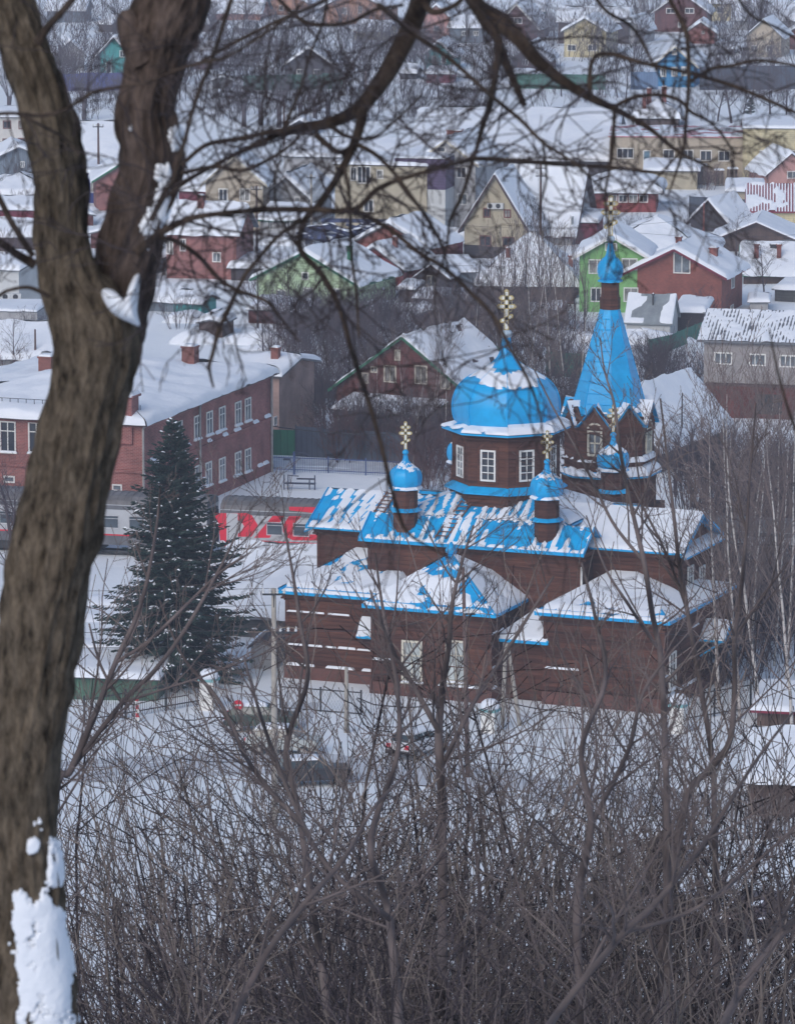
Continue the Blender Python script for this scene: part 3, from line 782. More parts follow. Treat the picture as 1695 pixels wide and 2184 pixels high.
for s_ in (-1, 1): hb.bar((14.95, -1.4+s_*1.2, zc-.65), (14.95, -1.4, zc+.3), .06, .2); hb.bar((14.7, -1.4+s_*.95, zc-.7), (13.3, -1.4+s_*.95, zc-1.7), .1)
ob('hood_board', hb, church, mat=BLUE)
# left arm end window and a white board beside the valley
ob('downpipe', MB().tube([Vector((6.9, -5.46, 5.8)), Vector((6.9, -5.46, 7.6))], [.07, .07], 8), church, mat=WHITE)
# ------------------------------------------------------------------ wall materials of the town
RUST = M('rust_red_trim', (.16, .05, .045), .8)
mats = dict(
 redbrick=brick('red_brick', (.30, .085, .060), (.22, .060, .045), (.30, .22, .19), 1.0),
 oldbrick=brick('old_red_brick', (.36, .125, .105), (.25, .085, .075), (.46, .36, .34), 1.3, .45),
 pinkbrick=brick('pale_pink_brick', (.42, .28, .24), (.36, .24, .21), (.40, .36, .33), 1.0),
 greybrick=brick('grey_silicate_brick', (.36, .34, .33), (.29, .275, .275), (.20, .19, .19), 1.0, .2),
 beigebrick=brick('beige_brick', (.46, .40, .30), (.40, .34, .25), (.42, .38, .32), 1.0, .2),
 orange=brick('orange_brick', (.48, .24, .14), (.40, .20, .12), (.4, .33, .28), 1.0, .2),
 darkred=siding('dark_red_boards', (.135, .045, .040), .2),
 crimson=siding('crimson_sheet', (.20, .030, .055), .22, vertical=True),
 green=M('green_plaster', (.20, .42, .15), .85, .14, 1.2),
 pale=siding('pale_green_siding', (.46, .60, .38), .25, .08),
 beige=M('beige_plaster', (.42, .37, .27), .85, .12, 1.0),
 yellow=siding('pale_yellow_siding', (.60, .53, .33), .22, .08),
 white=M('white_plaster', (.62, .60, .57), .85, .1, 1),
 grey=M('grey_plaster', (.36, .36, .37), .85, .15, 1),
 bluegrey=siding('blue_grey_sheet', (.17, .21, .26), .25, vertical=True),
 purple=siding('dark_purple_sheet', (.085, .055, .115), .3, .15),
 panel=M('pale_panel', (.52, .53, .53), .8, .08, 1),
 osb=M('chipboard', (.46, .30, .15), .85, .25, 6),
 logs=siding('grey_logs', (.085, .085, .085), .28, .3, strength=1.0),
 brown=siding('brown_boards', (.10, .065, .055), .18, .3, vertical=True),
 dark=siding('dark_boards', (.055, .045, .050), .2, .3),
 blue=siding('bright_blue_boards', (.045, .26, .52), .22, .12),
 teal=siding('teal_boards', (.05, .30, .30), .22, .12),
 pink=M('salmon_plaster', (.50, .27, .24), .85, .1, 1),
 deepblue=siding('deep_blue_boards', (.04, .06, .27), .22, .2),
 red=siding('red_boards', (.27, .055, .050), .2, .2))
ROOF = M('grey_roof_sheet', (.16, .17, .19), .6, .25, 1.5)
ROOFB = M('brown_roof_sheet', (.085, .055, .055), .6, .25, 1.5)
ROOFR = M('crimson_roof_sheet', (.22, .030, .055), .45, .2, 1.5)
ROOFG = M('green_roof_sheet', (.03, .16, .09), .5, .2, 1.5)
PIPE = M('rusty_pipe', (.22, .075, .06), .8, .3, 4)
CHB = brick('chimney_brick', (.27, .09, .07), (.20, .065, .05), (.3, .24, .22), .8)

CURT = M('curtained_glass', (.24, .24, .23), .25, .55, 1.6, spec=.5)
HX = []
def house(name, label, cx, by, W, He, Rr, D, yaw, kind, wall, roofm=ROOF, snow=.35, ov=.45, wins=(), chim=(), root=None, cat='house', fr=WHITE, mask=None, trim=None, group=None, wallname='wall', gw=None, cell=.6, backdrop=0):
    HX.append((cx-W*.55, cx+W*.6, by-He-Rr, by+6)); P = gp(cx, by); yw = R_(yaw); s = scl(P); w = W/(s*math.cos(yw)); h = He/s; r = Rr/s
    wm = mats[wall] if isinstance(wall, str) else wall
    own = root is None
    if own: root = thing(name, label, cat, P, yw, group); o0, l0, z0r = root, Vector((0, 0, 0)), 0
    else:
        l0 = Matrix.Rotation(-root.rotation_euler.z, 3, 'Z') @ (P-root.location); z0r = yw-root.rotation_euler.z
    def part(nm, mb, mat, sm=False, par=None):
        if par is None: return ob(nm, mb, root, l0, z0r, mat, sm)
        return ob(nm, mb, par, mat=mat, smooth=sm)
    a = w/2; z0 = -.8; m = MB()
    if kind in ('gf', 'gfs'): m.prism([(-a, 0, z0), (a, 0, z0), (a, 0, h), (0, 0, h+r), (-a, 0, h)], (0, D, 0))
    elif kind == 'gs': m.prism([(-a, 0, z0), (-a, 0, h), (-a, D/2, h+r), (-a, D, h), (-a, D, z0)], (w, 0, 0))
    elif kind == 'shed': m.prism([(-a, 0, z0), (-a, 0, h), (-a, D, h+r), (-a, D, z0)], (w, 0, 0))
    else: m.box((-a, 0, z0), (a, D, h))
    wo = part(wallname, m, wm)
    slopes = []
    if kind == 'gf':
        k = r/a; e = h-ov*k+.04; t = h+r+.04
        slopes = [((-a-ov, D+ov, e), (-a-ov, -ov, e), (0, -ov, t), (0, D+ov, t)), ((a+ov, -ov, e), (a+ov, D+ov, e), (0, D+ov, t), (0, -ov, t))]
    elif kind == 'gs':
        k = r/(D/2); e = h-ov*k+.04; t = h+r+.04
        slopes = [((-a-ov, -ov, e), (a+ov, -ov, e), (a+ov, D/2, t), (-a-ov, D/2, t)), ((a+ov, D+ov, e), (-a-ov, D+ov, e), (-a-ov, D/2, t), (a+ov, D/2, t))]
    elif kind == 'hip':
        e = h-.1; t = h+r; q = min(a, D/2)*.98; A = Vector((-a-ov, -ov, e)); B = Vector((a+ov, -ov, e)); Cc = Vector((a+ov, D+ov, e)); Dd = Vector((-a-ov, D+ov, e))
        if w >= D: p, q2 = Vector((-a+q, D/2, t)), Vector((a-q, D/2, t)); slopes = [(A, B, q2, p), (Cc, Dd, p, q2), (B, Cc, q2, q2), (Dd, A, p, p)]
        else: p, q2 = Vector((0, q, t)), Vector((0, D-q, t)); slopes = [(A, B, p, p), (B, Cc, q2, p), (Cc, Dd, q2, q2), (Dd, A, p, q2)]
    elif kind == 'shed':
        k = r/D; slopes = [((-a-ov, -ov, h-ov*k+.04), (a+ov, -ov, h-ov*k+.04), (a+ov, D+ov, h+r+ov*k+.04), (-a-ov, D+ov, h+r+ov*k+.04))]
    elif kind == 'flat':
        slopes = [((-a-ov*.3, -ov*.3, h+.02), (a+ov*.3, -ov*.3, h+.02), (a+ov*.3, D+ov*.3, h+.1), (-a-ov*.3, D+ov*.3, h+.1))]
    for sl_ in slopes:
        pts = [Vector(p) for p in sl_]; poly = [p for i, p in enumerate(pts) if (p-pts[i-1]).length > .02]
        ro = part('roof', MB().slab(poly, .14), roofm)
        if snow:
            q = MB(); tp = (1, 1, 0, 1) if kind in ('gf', 'gs') else ((1, 1, 1, 1) if kind in ('shed', 'flat') else (1, 0, 0, 0))
            snow_patch(q, *pts, t=snow, cell=cell, taper=tp, mask=mask, rough=.5)
            if q.f: part('roof_snow', q, SNOW, True, ro)
        if trim and kind in ('gf', 'gs', 'hip'):
            tb = MB(); tb.bar(pts[0]-Vector((0, 0, .08)), pts[1]-Vector((0, 0, .08)), .05, .2)
            if kind != 'hip':
                for i, j in ((0, 3), (1, 2)): tb.bar(pts[i]-Vector((0, 0, .06)), pts[j]-Vector((0, 0, .06)), .07, .2)
            part('roof_trim', tb, trim, par=ro)
    def roof_z(x, y):
        if kind == 'gf': return h+r*(1-abs(x)/a)
        if kind == 'gs': return h+r*(1-abs(y-D/2)/(D/2))
        if kind == 'hip': return h+r*min(1, min(a-abs(x), D/2-abs(y-D/2))/max(.1, min(a, D/2)))
        if kind == 'shed': return h+r*y/D
        return h
    Rw = Matrix.Rotation(yw, 3, 'Z')
    for wn in wins:
        face, x, y, ww, hh = wn[:5]; opt = wn[5] if len(wn) > 5 else {}
        n = {'f': Vector((0, -1, 0)), 'r': Vector((1, 0, 0)), 'l': Vector((-1, 0, 0))}[face]; p0 = {'f': (0, 0, 0), 'r': (a, 0, 0), 'l': (-a, 0, 0)}[face]
        hit = on_plane(x, y, P+Rw@Vector(p0), Rw@n); lc = Rw.transposed() @ (hit-P)
        fo = abs((Rw@Vector((1, 0, 0) if face == 'f' else (0, 1, 0))).x)
        wd = max(.3, ww/s/max(.2, fo)); hd = hh/s
        lc = l0+Matrix.Rotation(z0r, 3, 'Z')@lc; nn = Matrix.Rotation(z0r, 3, 'Z')@n
        window(root, lc, nn, round(wd*8)/8, round(hd*8)/8, opt.get('nx', 2), opt.get('ny', 1), opt.get('fr', fr), opt.get('gl', (GLASS, GLASS, GLASSB, CURT)[int(x*7+y*3) % 4]), opt.get('fw', .10), .07, opt.get('dp', .07), opt.get('sill', 0), opt.get('nm', 'window'), opt.get('ts', 0), panes=ww > 11)
    for ch in chim:
        fx, fy, hh = ch[:3]; mt = ch[3] if len(ch) > 3 else CHB; sz = ch[4] if len(ch) > 4 else .3
        x, y = fx*w, fy*D; z = roof_z(x, y); cm = MB(); cm.box((x-sz, y-sz, z-.6), (x+sz, y+sz, z+hh)); cm.box((x-sz-.07, y-sz-.07, z+hh), (x+sz+.07, y+sz+.07, z+hh+.12))
        co = part('chimney', cm, mt); q = MB(); snow_patch(q, (x-sz, y-sz, z+hh+.11), (x+sz, y-sz, z+hh+.11), (x+sz, y+sz, z+hh+.11), (x-sz, y+sz, z+hh+.11), .16, .15, (1, 1, 1, 1)); part('chimney_snow', q, SNOW, True, co)
    return root
GB = dict(gl=GLASSB)
T1 = dict(nx=1); RF = dict(fr=RUST)

# ------------------------------------------------------------------ the near ring of buildings
h = house('brick_school', 'long two-storey red brick building with thick snow roof behind the train', 310-265, 1112, 530, 205+24, 44, 26, -19, 'hip', 'oldbrick', ROOFB, .5, .5,
  wins=[('f', 17, 931, 36, 66, dict(nx=2, ts=.3, sill=1)), ('f', 78, 933, 36, 66, dict(nx=2, ts=.3, sill=1)), ('f', 140, 936, 36, 66, dict(nx=2, ts=.3, sill=1)), ('f', 200, 940, 36, 66, dict(nx=2, ts=.3, sill=1)), ('f', 20, 1022, 26, 16, T1), ('f', 250, 1040, 22, 16, T1)]
  + [('r', x, y, 12, 52, dict(nx=2, ts=.3, sill=1, gl=GLASSB)) for x, y in ((381, 924), (420, 911), (446, 902), (473, 892), (507, 881), (528, 873), (422, 1017), (444, 1010), (473, 1001), (507, 988), (528, 981))],
  chim=[(-.15, .45, 1.4, CHB, .5), (.05, .62, 1.4, CHB, .5), (.25, .82, 1.5, CHB, .5)], cat='building')
SCH = h
def school_extras():
    w = [o for o in SCH.children if o.name.startswith('wall')][0]; bb = [Vector(c) for c in w.bound_box]; x1 = max(v.x for v in bb); zt = max(v.z for v in bb); y1 = max(v.y for v in bb)
    for (x, y, dx, dy) in ((x1, 0, .1, -.1), (x1, y1, .12, -.2), (x1, y1*.42, .12, 0)):
        ob('downpipe', MB().tube([Vector((x+dx, y+dy, -.3)), Vector((x+dx, y+dy, zt-.5)), Vector((x+dx+.25, y+dy-.1, zt-.1))], [.09]*3, 8), SCH, mat=CONC)
    ob('corner_turret', MB().box((x1-2.2, -.25, zt-1.6), (x1-.7, 1.1, zt+1.7)).box((x1-2.35, -.4, zt+1.7), (x1-.55, 1.25, zt+1.85)), SCH, mat=mats['oldbrick'])
    q = MB(); snow_patch(q, (x1-2.3, -.35, zt+1.84), (x1-.6, -.35, zt+1.84), (x1-.6, 1.2, zt+1.84), (x1-2.3, 1.2, zt+1.84), .35, .3, (1, 1, 1, 1)); ob('turret_snow', q, SCH, mat=SNOW, smooth=True)
    for z in (zt-.45, zt*.52):
        ob('string_course', MB().box((-x1-.1, -.12, z), (x1+.10, -.0, z+.2)).box((x1+.0, -.12, z+.003), (x1+.12, y1, z+.203)), SCH, mat=mats['oldbrick'])
    for i in range(26):                       # clumps of snow caught on the side wall
        y, z = random.uniform(.5, y1-1), random.choice((zt*.53+.2, zt*.1, zt*.6, zt*.55)); l = random.uniform(.3, 1.1)
        q = MB(); snow_patch(q, (x1+.14, y, z), (x1+.14, y+l, z), (x1, y+l, z+.1), (x1, y, z+.1), .15, .2, (1, 1, 0, 1)); ob('wall_snow', q, SCH, mat=SNOW, smooth=True)
    rl = MB(); e = -.2
    for i in range(30): rl.bar((-x1+i*2*x1/30, 1.2, zt+.2), (-x1+i*2*x1/30, 1.2, zt+1.0), .04)
    for z in (.6, 1.0): rl.bar((-x1, 1.2, zt+z), (x1-3, 1.2, zt+z), .04)
    ob('roof_railing', rl, SCH, mat=DARK)
school_extras()
house('pink_annex_house', 'tall pale pink brick house joined to the far end of the red brick building', 546, 944, 100, 150, 20, 8, -19, 'gs', 'pinkbrick', ROOF, .35, wins=[('r', 586, 898, 7, 22)], chim=[(.2, .3, 1.2)])
hw = house('red_timber_house', 'dark red timber house with steep gable and green glazed veranda', 862, 932, 290, 100, 116, 10, -28, 'gf', 'darkred', ROOFB, .3, .5, fr=CREAM, trim=ROOFG, mask=patch_mask(71, .62, .5),
  wins=[('f', 848, 757, 13, 22), ('f', 832, 797, 28, 38), ('f', 898, 799, 28, 40), ('f', 779, 806, 14, 22, T1), ('f', 798, 788, 15, 13), ('f', 950, 815, 22, 30)])
house('', '', 812, 946, 190, 70, 14, 3, -28, 'shed', siding('faded_green_boards', (.16, .22, .17), .2, .3), ROOFG, .25, .3, root=hw, wallname='veranda', wins=[('f', x, 888+ (x-812)*.09, 34, 34, dict(fr=WHITE, gl=GLASSB, ny=1)) for x in (736, 774, 812, 850, 888)])
hg = house('grey_brick_house', 'grey brick house with snow-dusted corrugated roof and dark red garage floor', 1612, 892, 222, 170, 46, 8.5, -13, 'gs', 'greybrick', ROOF, 0, .5, chim=[], wins=[('f', 1542, 764, 38, 27, dict(nx=3)), ('f', 1615, 767, 34, 25, dict(nx=3)), ('f', 1680, 770, 34, 25, dict(nx=3)), ('f', 1545, 855, 30, 42, dict(nx=1, gl=WHITE, nm='door'))])
def corrugated(root, pitch=.30, amp=.05, mat=ROOF, thr=.55, t=.09, slope=0, patches=None):
    """wavy sheets over the house's front roof slope, snow lying in the troughs"""
    ros = [o for o in root.children if o.name.split('.')[0] == 'roof']; ro = ros[slope]
    vs = [v.co.copy() for v in ro.data.vertices][4:]
    A, B, Cc, D_ = [v+Vector((0, 0, .03)) for v in vs]
    L = (B-A).length; V = (D_-A).length; nu = int(L/pitch*8); nv = 24; mb, sn = MB(), MB(); H = []
    for j in range(nv+1):
        for i in range(nu+1):
            u, v = i/nu, j/nv; p = (A*(1-u)+B*u)*(1-v)+(D_*(1-u)+Cc*u)*v; ph = u*L/pitch*2*math.pi
            z = amp*math.cos(ph); mb.v.append((p.x, p.y, p.z+z))
            q = noise.noise((p.x*.7, p.y*.7, 3))*.5+noise.noise((p.x*2.1, p.y*3, 9))*.4
            if patches: hh = t*sstep(-.05, .1, noise.noise((u*4, v*2.5, patches))+.4*noise.noise((u*11, v*7, patches))-thr)-.03+amp*.6
            else: hh = -amp*1.0+(amp*2+.05)*sstep(-.5, .6, q+thr)
            H.append(hh-z); sn.v.append((p.x, p.y, p.z+hh))
    n = nu+1
    for j in range(nv):
        for i in range(nu):
            f = (j*n+i, j*n+i+1, (j+1)*n+i+1, (j+1)*n+i); mb.f.append(f)
            if max(H[k] for k in f) > 0: sn.f.append(f)
    ob('corrugated_sheet', mb, ro, mat=mat, smooth=True); ob('roof_snow', sn, ro, mat=SNOW, smooth=True)
corrugated(hg, thr=.12, amp=.045)
house('', '', 1612, 893.5, 214, 72, 0, .35, -13, 'flat', 'darkred', ROOFB, 0, .1, root=hg, wallname='garage_front', wins=[('f', 1640, 862, 60, 50, dict(nx=1, gl=DARK, nm='garage_door', fr=RUST))])
house('snowbound_log_house', 'grey log house under a deep snow roof beside the bell tower', 1322, 1004, 150, 66, 92, 13.5, -26, 'gf', 'logs', ROOF, .55, .6, fr=M('pale_blue_paint', (.35, .45, .55), .6), wins=[('r', 1440, 948, 14, 26), ('r', 1458, 940, 14, 26), ('r', 1474, 932, 14, 26), ('r', 1497, 918, 10, 26)])
# ------------------------------------------------------------------ the middle rows
house('red_brick_house', 'big red brick house with snowy half-hipped roof and one white gable window', 1438, 668, 196, 86, 52, 8.5, -17, 'gf', 'redbrick', ROOFB, .45, .6, trim=mats['crimson'], wins=[('f', 1454, 560, 36, 46, dict(nx=2, ts=.0)), ('r', 1562, 602, 8, 26), ('r', 1560, 655, 8, 12)], chim=[(-.02, .25, .9, PIPE, .25), (.3, .5, 1.0, PIPE, .35)])
house('green_plastered_house', 'bright green plastered house behind the bell tower spire', 1304, 664, 138, 122, 40, 9, -6, 'gf', 'green', ROOF, .35, .6, wins=[('f', 1303, 526, 26, 18, T1), ('f', 1273, 568, 38, 32), ('f', 1342, 563, 34, 26), ('f', 1276, 628, 34, 30, dict(nx=3)), ('f', 1345, 628, 30, 30)], trim=WHITE)
house('grey_metal_shed', 'small grey shed with ribbed metal roof sliding its snow', 1382, 722, 92, 38, 50, 5, -11, 'gs', 'panel', M('bare_zinc', (.26, .29, .31), .45, .2, 1.2), .14, .25, mask=lambda u, v, p: sstep(.0, .1, abs(u-.55)-.25+.25*noise.noise(p*.7)), chim=[(.05, .3, .9, DARK, .07)], cat='shed')
house('dark_lean_to', 'low dark lean-to with flat snow roof beside the red brick house', 1470, 706, 58, 42, 10, 5, -11, 'shed', 'dark', ROOF, .4, .3, cat='shed')
ha = house('beige_gabled_house', 'beige house with tall pointed gable, red-framed windows and two air conditioners', 1056, 537, 132, 58, 108, 7, -16, 'gf', 'beige', ROOFB, .35, .5, fr=RUST, trim=ROOFB, wins=[('f', 1038, 453, 16, 20), ('f', 1082, 455, 16, 19), ('f', 1035, 513, 24, 24), ('f', 1084, 515, 24, 22)])
house('', '', 1145, 520, 150, 34, 118, 9, -16, 'gs', 'grey', ROOFB, .4, .6, root=ha, trim=ROOFB, wins=[('r', 1219, 470, 6, 18)])
def ac_unit(x, y, p0, n, label, group):
    P = on_plane(x, y, p0, n); s = scl(P); t = thing('air_conditioner', label, 'air conditioner', P+n*.02, math.atan2(n.x, -n.y), group)
    ob('casing', MB().box((-.42, -.36, -.3), (.42, 0, .3)), t, mat=mats['panel'])
    q = MB(); q.lathe([(.24, -.02), (.24, .02)], 20); o = ob('fan_grille', q, t, (-.1, -.37, 0), mat=DARK); o.rotation_euler = (math.pi/2, 0, 0)
Rw = Matrix.Rotation(R_(-16), 3, 'Z')
for x, lb in ((1049, 'left grey air conditioner between the upper windows of the pointed beige gable'), (1066, 'right grey air conditioner between the upper windows of the pointed beige gable')): ac_unit(x, 438, ha.location, Rw@Vector((0, -1, 0)), lb, 'air conditioners on the beige gable')
house('hip_snow_house', 'low house under a broad hipped snow roof behind the thin upright poplars', 1125, 634, 205, 30, 88, 9, -6, 'hip', 'brown', ROOF, .5, .5, chim=[(-.22, .2, 1.5, PIPE, .2), (.42, .35, 1.6, PIPE, .2)])
house('pale_green_house', 'pale green house with green-edged snow roof', 652, 652, 212, 56, 60, 9, -25, 'gf', 'pale', ROOFG, .4, .5, trim=ROOFG, wins=[('f', 651, 588, 16, 16, T1), ('f', 658, 627, 22, 28), ('f', 716, 624, 20, 20), ('f', 600, 630, 20, 26)], chim=[(.28, .4, 1.7, ROOFG, .2)])
house('front_red_house', 'small red house with snow roof directly right of the pale green house', 800, 604, 118, 38, 42, 7, -28, 'gf', 'red', ROOF, .4, .5, chim=[(.15, .35, 1.2, CHB, .22)])
house('rear_red_house', 'red-gabled house behind the small red one, near the blue scrap yard', 832, 570, 150, 52, 44, 7, -28, 'gf', 'redbrick', ROOF, .45, .5)
house('dark_plank_shed', 'dark plank shed with one pale window among grey bushes', 920, 632, 66, 44, 24, 4, -14, 'gf', 'dark', ROOFB, .18, .3, fr=CREAM, wins=[('f', 919, 599, 18, 24)], cat='shed')
house('snowed_woodshed', 'little snow-capped woodshed below the dark plank shed', 915, 656, 58, 22, 6, 3, -14, 'shed', 'brown', ROOF, .4, .3, cat='shed')
house('dark_barn', 'dark barn with bluish lean roof right of the plank shed', 975, 612, 80, 34, 18, 5, 10, 'shed', 'bluegrey', ROOF, .15, .3, cat='shed')
hc = house('unfinished_house', 'unfinished house with dark purple upper storey and pale panels below', 812, 492, 196, 142, 4, 9, -14, 'flat', 'beige', ROOFB, .35, .6, wins=[('f', 776, 372, 30, 38, dict(nx=3)), ('f', 754, 370, 14, 30), ('f', 810, 371, 14, 20, T1), ('f', 786, 438, 22, 28)])
house('', '', 896, 494, 106, 158, 4, 9.2, -14, 'flat', 'panel', ROOFB, .2, .2, root=hc, wallname='panel_wall')
def upper_cladding():
    P = gp(896, 494); s = scl(P); w = 106/(s*math.cos(R_(14))); z1 = 158/s
    l0 = Matrix.Rotation(R_(14), 3, 'Z')@(P-hc.location); m = MB(); m.box((-w/2-.06, -.06, z1-3.3), (w/2+.06, 9.3, z1-.02))
    ob('upper_cladding', m, hc, l0, mat=mats['purple'])
    m = MB(); m.box((-w*.95-2.0, -.05, z1-3.0), (-w/2-.1, .1, z1-.95)); ob('chipboard_panel', m, hc, l0, mat=mats['osb'])
upper_cladding()
house('grey_plaster_house', 'grey plastered house with gable attic window beside the purple-clad house', 952, 486, 122, 142, 46, 11, -17, 'gf', 'grey', ROOF, .4, .5, trim=CREAM, wins=[('f', 941, 318, 18, 12, T1), ('f', 984, 367, 22, 26), ('f', 986, 424, 22, 24), ('r', 1026, 425, 5, 26)])
house('long_snow_hall', 'low hall with seamed snow roof left of the grey plastered house', 770, 372, 330, 40, 22, 13, -6, 'gs', 'grey', ROOF, .4, .4, cat='building')
house('snow_warehouse', 'wide warehouse under one huge smooth snow roof', 1090, 374, 430, 36, 72, 32, -5, 'gs', 'dark', ROOF, .6, .5, cat='warehouse', chim=[(-.29, .10, 2.2, mats['redbrick'], .9)], cell=1.2)
hi = house('beige_works', 'long beige brick works building with a pink-edged roof and a row of white windows', 1445, 388, 290, 98, 6, 12, -4, 'flat', 'beigebrick', M('pink_roof_sheet', (.48, .22, .24), .6), .12, .6, mask=patch_mask(90, .55, .4), cat='building',
  wins=[('f', 1333, 326, 36, 24, dict(nx=3)), ('f', 1426, 329, 26, 24), ('f', 1466, 330, 26, 24), ('f', 1505, 331, 26, 24), ('f', 1544, 332, 26, 24), ('f', 1379, 338, 16, 36, dict(nx=1, nm='door', gl=M('blue_door', (.12, .22, .30), .6)))])
house('', '', 1650, 396, 134, 124, 4, 12, -4, 'flat', 'yellow', ROOF, .35, .5, root=hi, wallname='office_wall', wins=[('f', 1631, 331, 24, 24), ('f', 1690, 331, 20, 24), ('f', 1618, 378, 26, 14)])
house('works_shed', 'shed with snow roof standing before the beige works building', 1432, 402, 108, 40, 8, 5, -4, 'shed', 'beige', ROOF, .4, .4, cat='shed')
house('veranda_house', 'small red house with glazed veranda and mushroom-shaped snow roof', 1328, 450, 140, 44, 28, 8, -5, 'hip', 'red', ROOF, .6, .9, wins=[('f', x, 423, 20, 18, dict(nx=2)) for x in (1306, 1328, 1350, 1372)])
hcr = house('crimson_roofed_house', 'yellow house with crimson ribbed roof shedding its snow', 1662, 482, 132, 36, 46, 8, -4, 'gs', 'yellow', ROOFR, 0, .4)
corrugated(hcr, .32, .05, ROOFR, .12, .15, patches=3.7)
house('salmon_house', 'salmon-coloured house with rounded snow roof at the right edge', 1685, 410, 96, 44, 40, 7, 14, 'gf', 'pink', ROOFB, .45, .4, wins=[('f', 1690, 372, 24, 16)])
house('brick_shed', 'low beige brick shed capped with snow beside the crimson roof', 1588, 428, 70, 22, 8, 5, -4, 'shed', 'beigebrick', ROOF, .45, .4, cat='shed')
house('steep_snow_hut', 'dark hut with one steep snowy roof side in front of the grey fence', 1512, 492, 76, 22, 44, 6, -30, 'gf', 'dark', ROOFB, .35, .4, cat='shed')
house('dark_gable_house', 'dark wide-gabled house among bare bushes near the right edge', 1612, 535, 186, 22, 40, 9, -8, 'gf', 'brown', ROOFB, .22, .5)
house('right_edge_house', 'low house with two red chimneys on a long snow roof at the right edge', 1668, 604, 165, 24, 46, 8, -5, 'gs', 'brown', ROOF, .45, .5, trim=ROOFG, chim=[(-.34, .2, 1.6, PIPE, .22), (-.05, .2, 1.6, PIPE, .22), (-.1, .42, .5, DARK, .5)])
house('broad_snow_house', 'house with broad many-sided snow roof behind the green plastered house', 1390, 572, 240, 26, 62, 13, -8, 'hip', 'panel', ROOF, .5, .6)
house('crimson_shed', 'crimson sheet shed right of the steep grey gable', 1250, 520, 44, 48, 10, 5, -10, 'shed', 'crimson', ROOF, .35, .3, cat='shed')
# left middle
house('beige_brick_house', 'beige brick two-storey house with yellow gable seen through the branches', 500, 494, 122, 108, 54, 9, -4, 'gf', 'beigebrick', ROOF, .4, .5, trim=CREAM, wins=[('f', 476, 415, 20, 28), ('f', 522, 415, 22, 28), ('f', 523, 473, 20, 26), ('f', 476, 473, 18, 26)])
house('grey_side_house', 'grey house with large snow roof right of the beige brick house', 612, 478, 90, 62, 40, 10, -14, 'gf', 'grey', ROOF, .45, .6, wins=[('f', 596, 440, 12, 22), ('f', 634, 432, 12, 26)])
house('low_grey_house', 'low grey house with snowy porch left of the blue scrap yard', 600, 512, 92, 44, 14, 6, -10, 'shed', 'grey', ROOFG, .45, .4, wins=[('f', 576, 478, 12, 24), ('f', 612, 482, 14, 26)])
house('red_brick_cottage', 'red brick cottage with snow roof close behind the forked trunk', 430, 592, 150, 100, 46, 7, -12, 'gs', 'oldbrick', ROOF, .5, .5, wins=[('f', 362, 527, 16, 30), ('f', 390, 522, 14, 26), ('f', 462, 548, 18, 22)], chim=[(-.1, .4, 1.4)])
house('snow_shed', 'flat snow-covered shed between the red brick cottage and the pale green house', 545, 596, 105, 26, 8, 5, -8, 'shed', 'dark', ROOF, .5, .4, cat='shed')
house('green_garden_hut', 'green garden hut under a snow cap right of the fork', 400, 672, 60, 28, 12, 4, -18, 'gs', 'teal', ROOF, .4, .3, cat='shed')
house('grey_garden_hut', 'grey garden hut with snowy roof beside the green one', 345, 664, 60, 24, 14, 4, -18, 'gs', 'bluegrey', ROOF, .45, .3, cat='shed')
house('ribbed_metal_shed', 'ribbed pale metal shed with dark grey side at the left edge', 12, 660, 60, 88, 18, 9, -24, 'gs', 'panel', ROOF, .4, .3, cat='shed', wins=[])
hac = house('flat_roofed_shop', 'flat-roofed grey building with rooftop air conditioners at the left edge', 25, 706, 110, 44, 2, 6, -8, 'flat', 'grey', ROOF, .2, .2, cat='building')
for x, lb in ((12, 'left white rooftop air conditioner on the flat grey building'), (34, 'right white rooftop air conditioner on the flat grey building')):
    P = gp(x, 690); P = Vector((P.x, P.y+1.5, 44/scl(P)+.45)); ac_unit(px(P)[0], px(P)[1], P, Vector((0, -1, 0)), lb, 'air conditioners on the flat roof')
house('long_snow_roof_house', 'low house with wide snow roof just left of the trunk, above the brick building', 60, 800, 250, 40, 46, 10, -14, 'gs', 'grey', ROOF, .5, .5)
house('white_block_house', 'white two-storey house with red-edged windows at the left edge', 20, 335, 110, 88, 10, 9, 4, 'gs', 'white', ROOFB, .3, .4, fr=RUST, wins=[('f', 15, 265, 18, 18), ('f', 47, 266, 16, 18), ('f', 14, 300, 18, 12), ('f', 47, 300, 18, 14)])
house('long_snow_barn', 'long barn with plain snow roof between the two trunks', 195, 372, 190, 26, 66, 16, -3, 'gs', 'dark', ROOF, .5, .5, cat='barn', cell=1.0)
house('deep_blue_hut', 'deep blue wooden hut showing between the two trunks', 192, 430, 42, 64, 10, 5, -6, 'shed', 'deepblue', ROOF, .4, .3, wins=[('f', 198, 395, 10, 30)], cat='shed')
house('green_edged_brick_house', 'red brick house with green-edged gable showing between the two trunks', 258, 446, 104, 66, 32, 7, 6, 'gf', 'oldbrick', ROOFG, .35, .5, trim=ROOFG)
house('low_blue_house', 'low blue-grey house with snow roof at the left edge', 40, 376, 130, 34, 30, 8, 10, 'gf', 'bluegrey', ROOF, .4, .5, wins=[('f', 48, 350, 10, 14)])
house('lower_left_snow_house', 'wide low house with pale teal snow roof at the left edge', 30, 440, 160, 30, 26, 9, -5, 'hip', 'bluegrey', ROOF, .5, .6)
house('crimson_left_hut', 'crimson-walled hut with snow roof at the left edge', 25, 478, 110, 34, 12, 6, -6, 'gs', 'crimson', ROOF, .45, .4)
house('brown_left_hut', 'brown hut with small snow gable at the left edge', 25, 535, 120, 34, 22, 6, -14, 'gs', 'brown', ROOF, .45, .4)
